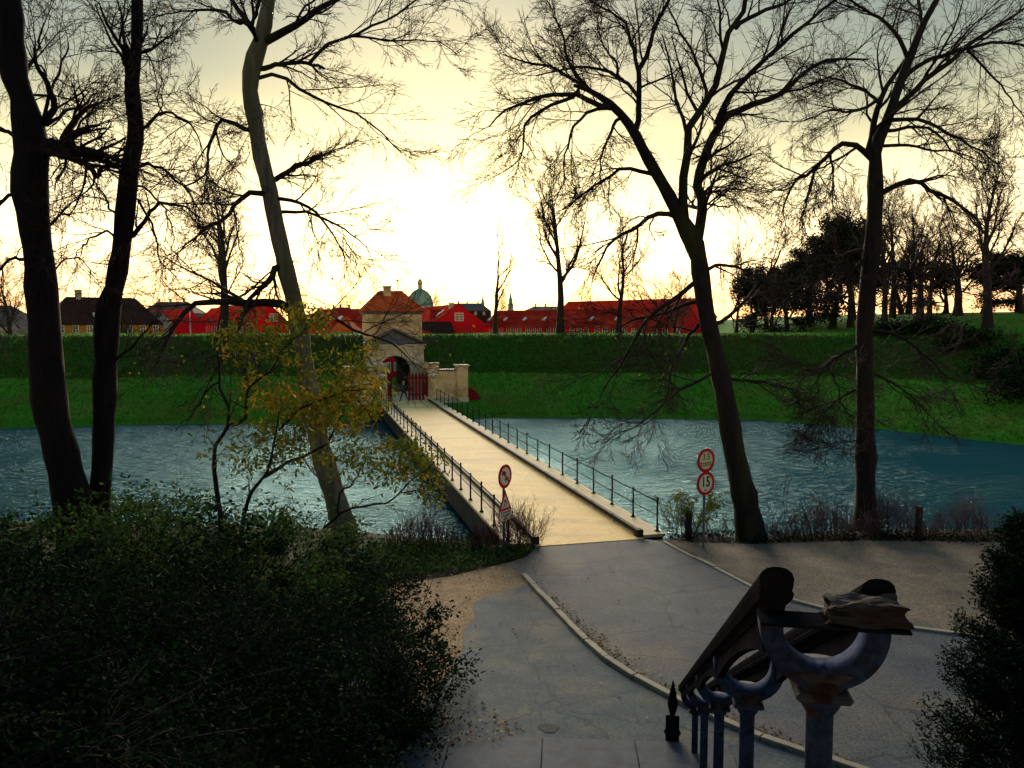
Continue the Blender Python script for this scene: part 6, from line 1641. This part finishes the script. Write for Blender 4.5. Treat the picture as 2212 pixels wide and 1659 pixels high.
# ------------------------------------------------------------------ ground cover, fallen leaves, grass
def scatter_poly(poly, n, rng):
    poly = np.array(poly); lo, hi = poly.min(0), poly.max(0)
    out = []
    while len(out) < n:
        p = rng.uniform(lo, hi)
        c = False; j = len(poly) - 1
        for i in range(len(poly)):
            if (poly[i, 1] > p[1]) != (poly[j, 1] > p[1]) and p[0] < (poly[j, 0] - poly[i, 0]) * (p[1] - poly[i, 1]) / (poly[j, 1] - poly[i, 1]) + poly[i, 0]: c = not c
            j = i
        if c: out.append(p)
    return np.array(out)
rng = np.random.RandomState(90)
for lab, poly, n, m, name, cat in (('green ivy and weeds on the verge left of the bridge', [(-4.4, 20.6), (-1.4, 21.4), (0.1, 22.5), (0.75, 23.5), (0.5, 24.2), (-1.2, 24.4), (-4.4, 24.4)], 5200, 'leaf_mid', 'verge_plants', 'ground cover'),
                             ('dark weeds along the right bank below the shrubs', [(4.9, 24.75), (7.5, 24.15), (11, 24.5), (16, 24.2), (24, 23.8), (24, 25.6), (5.2, 25.6)], 5200, 'leaf_dark', 'verge_plants', 'ground cover')):
    p = scatter_poly(poly, n, rng)
    z = near_ground(p[:, 0], p[:, 1]) + np.abs(rng.normal(0, 0.09, n)) + 0.02
    V, Q = leaves(np.c_[p, z], 0.10, rng, droop=-0.25, aspect=0.55)
    stuff(name, np_mesh(name, V, [Q]), M[m], lab, cat)
pts = []
kl = kerb_left[(kerb_left[:, 1] < 20.5) & (kerb_left[:, 0] < 5)]
for _ in range(650):
    q = kl[rng.randint(len(kl))]; pts.append(q + np.array([abs(rng.normal(0.10, 0.16)) + 0.09, rng.normal(0, 0.12)]))
pts += list(scatter_poly([(-2.3, 12.2), (-0.3, 12.3), (0.2, 12.9), (-1.0, 14.4), (-1.9, 14.4)], 330, rng))
pts += list(scatter_poly([(-1.2, 13), (2, 12.5), (9, 14), (9, 18), (5, 23), (1, 22), (-3, 20)], 130, rng))
pts += list(scatter_poly([(-3.2, 19.6), (0.2, 21.0), (0.8, 23.2), (-1.5, 21.6), (-3.6, 20.6)], 140, rng))
pts += list(scatter_poly([(5.2, 24.2), (16, 23.9), (16, 24.9), (5.2, 25.0)], 120, rng))
pts = np.array(pts); n = len(pts)
d = rng.normal(size=(n, 2)); d /= np.linalg.norm(d, axis=1, keepdims=True); s = np.c_[-d[:, 1], d[:, 0]]
L_ = rng.uniform(0.03, 0.075, n)[:, None]; zl = rng.uniform(0.025, 0.045, n)
zl = zl + np.where(np.linalg.norm(pts - np.array([-1, 12.6]), axis=1) < 0.9, 0.05, 0)
cur = rng.uniform(0.0, 0.03, (n, 1))
mk = lambda a, b, zz_: np.c_[pts + d * L_ * a + s * L_ * b, zl + zz_]
V = np.stack([mk(-0.5, 0, 0), mk(-0.1, 0.42, cur[:, 0]), mk(0.25, 0.3, cur[:, 0]), mk(0.55, 0, 0.004), mk(0.25, -0.3, cur[:, 0] * 0.7), mk(-0.1, -0.42, cur[:, 0] * 0.7)], 1).reshape(-1, 3)
k = np.arange(n)[:, None] * 6
stuff('fallen_leaves', np_mesh('fallen_leaves', V, [np.concatenate([k + np.array([[0, 3, 2, 1]]), k + np.array([[0, 5, 4, 3]])])]), M['leaf_fallen'], 'brown and yellow fallen leaves along the kerb and pavement', 'leaves')
# dark repair patch in the pavement
pt = [(0.62 + 0.17 * math.cos(a) * (1 + 0.2 * math.sin(3 * a)), 12.93 + 0.16 * math.sin(a) * (1 + 0.15 * math.cos(2 * a + 1))) for a in np.linspace(0, 6.283, 22, endpoint=False)]
flat('pavement_patch', pt, 0.0215, mat('old_patch', (0.05, 0.052, 0.056), (0.08, 0.08, 0.08), scale=6, rough=0.9, bump=0.6, bscale=25), 'dark round repair patch in the pavement')

def blades(name, label, smin, smax, n, m, hgt, seed):
    rng = np.random.RandomState(seed)
    lx, ly = rng.uniform(-75, 62, n * 3), rng.uniform(20, 72, n * 3)
    W = BO[None] + bex[None] * lx[:, None] + bey[None] * ly[:, None]
    s = shore_dist(W[:, 0][None], W[:, 1][None])[0]
    ok = (s > smin) & (s < smax) & (np.abs(lx) > 2.9) & ~((np.abs(lx) < 5.6) & (ly > 46) & (ly < 49))
    lx, ly, W = lx[ok][:n], ly[ok][:n], W[ok][:n]
    z = rampart_z(lx[None], ly[None])[0]
    N = len(lx)
    a = rng.uniform(0, 6.28, N); h = hgt * rng.uniform(0.5, 1.3, N); w = rng.uniform(0.03, 0.09, N)
    c = np.c_[W[:, :2], z - 0.03]
    e = np.c_[np.cos(a), np.sin(a), np.zeros(N)]
    tip = c + np.c_[rng.normal(0, 0.10, N), rng.normal(0, 0.10, N), h]
    V = np.stack([c - e * w[:, None], c + e * w[:, None], tip], 1).reshape(-1, 3)
    T = np.arange(3 * N).reshape(-1, 3)
    stuff(name, np_mesh(name, V, [T]), M[m], label, 'grass')
blades('grass', 'bright green grass on the lower tier of the rampart', 0.1, 13.0, 66000, 'grass_green', 0.20, 1)
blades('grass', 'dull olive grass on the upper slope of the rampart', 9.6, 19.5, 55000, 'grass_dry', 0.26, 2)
blades('grass', 'short green grass along the rampart crest', 18.5, 34.0, 30000, 'grass_green', 0.16, 3)
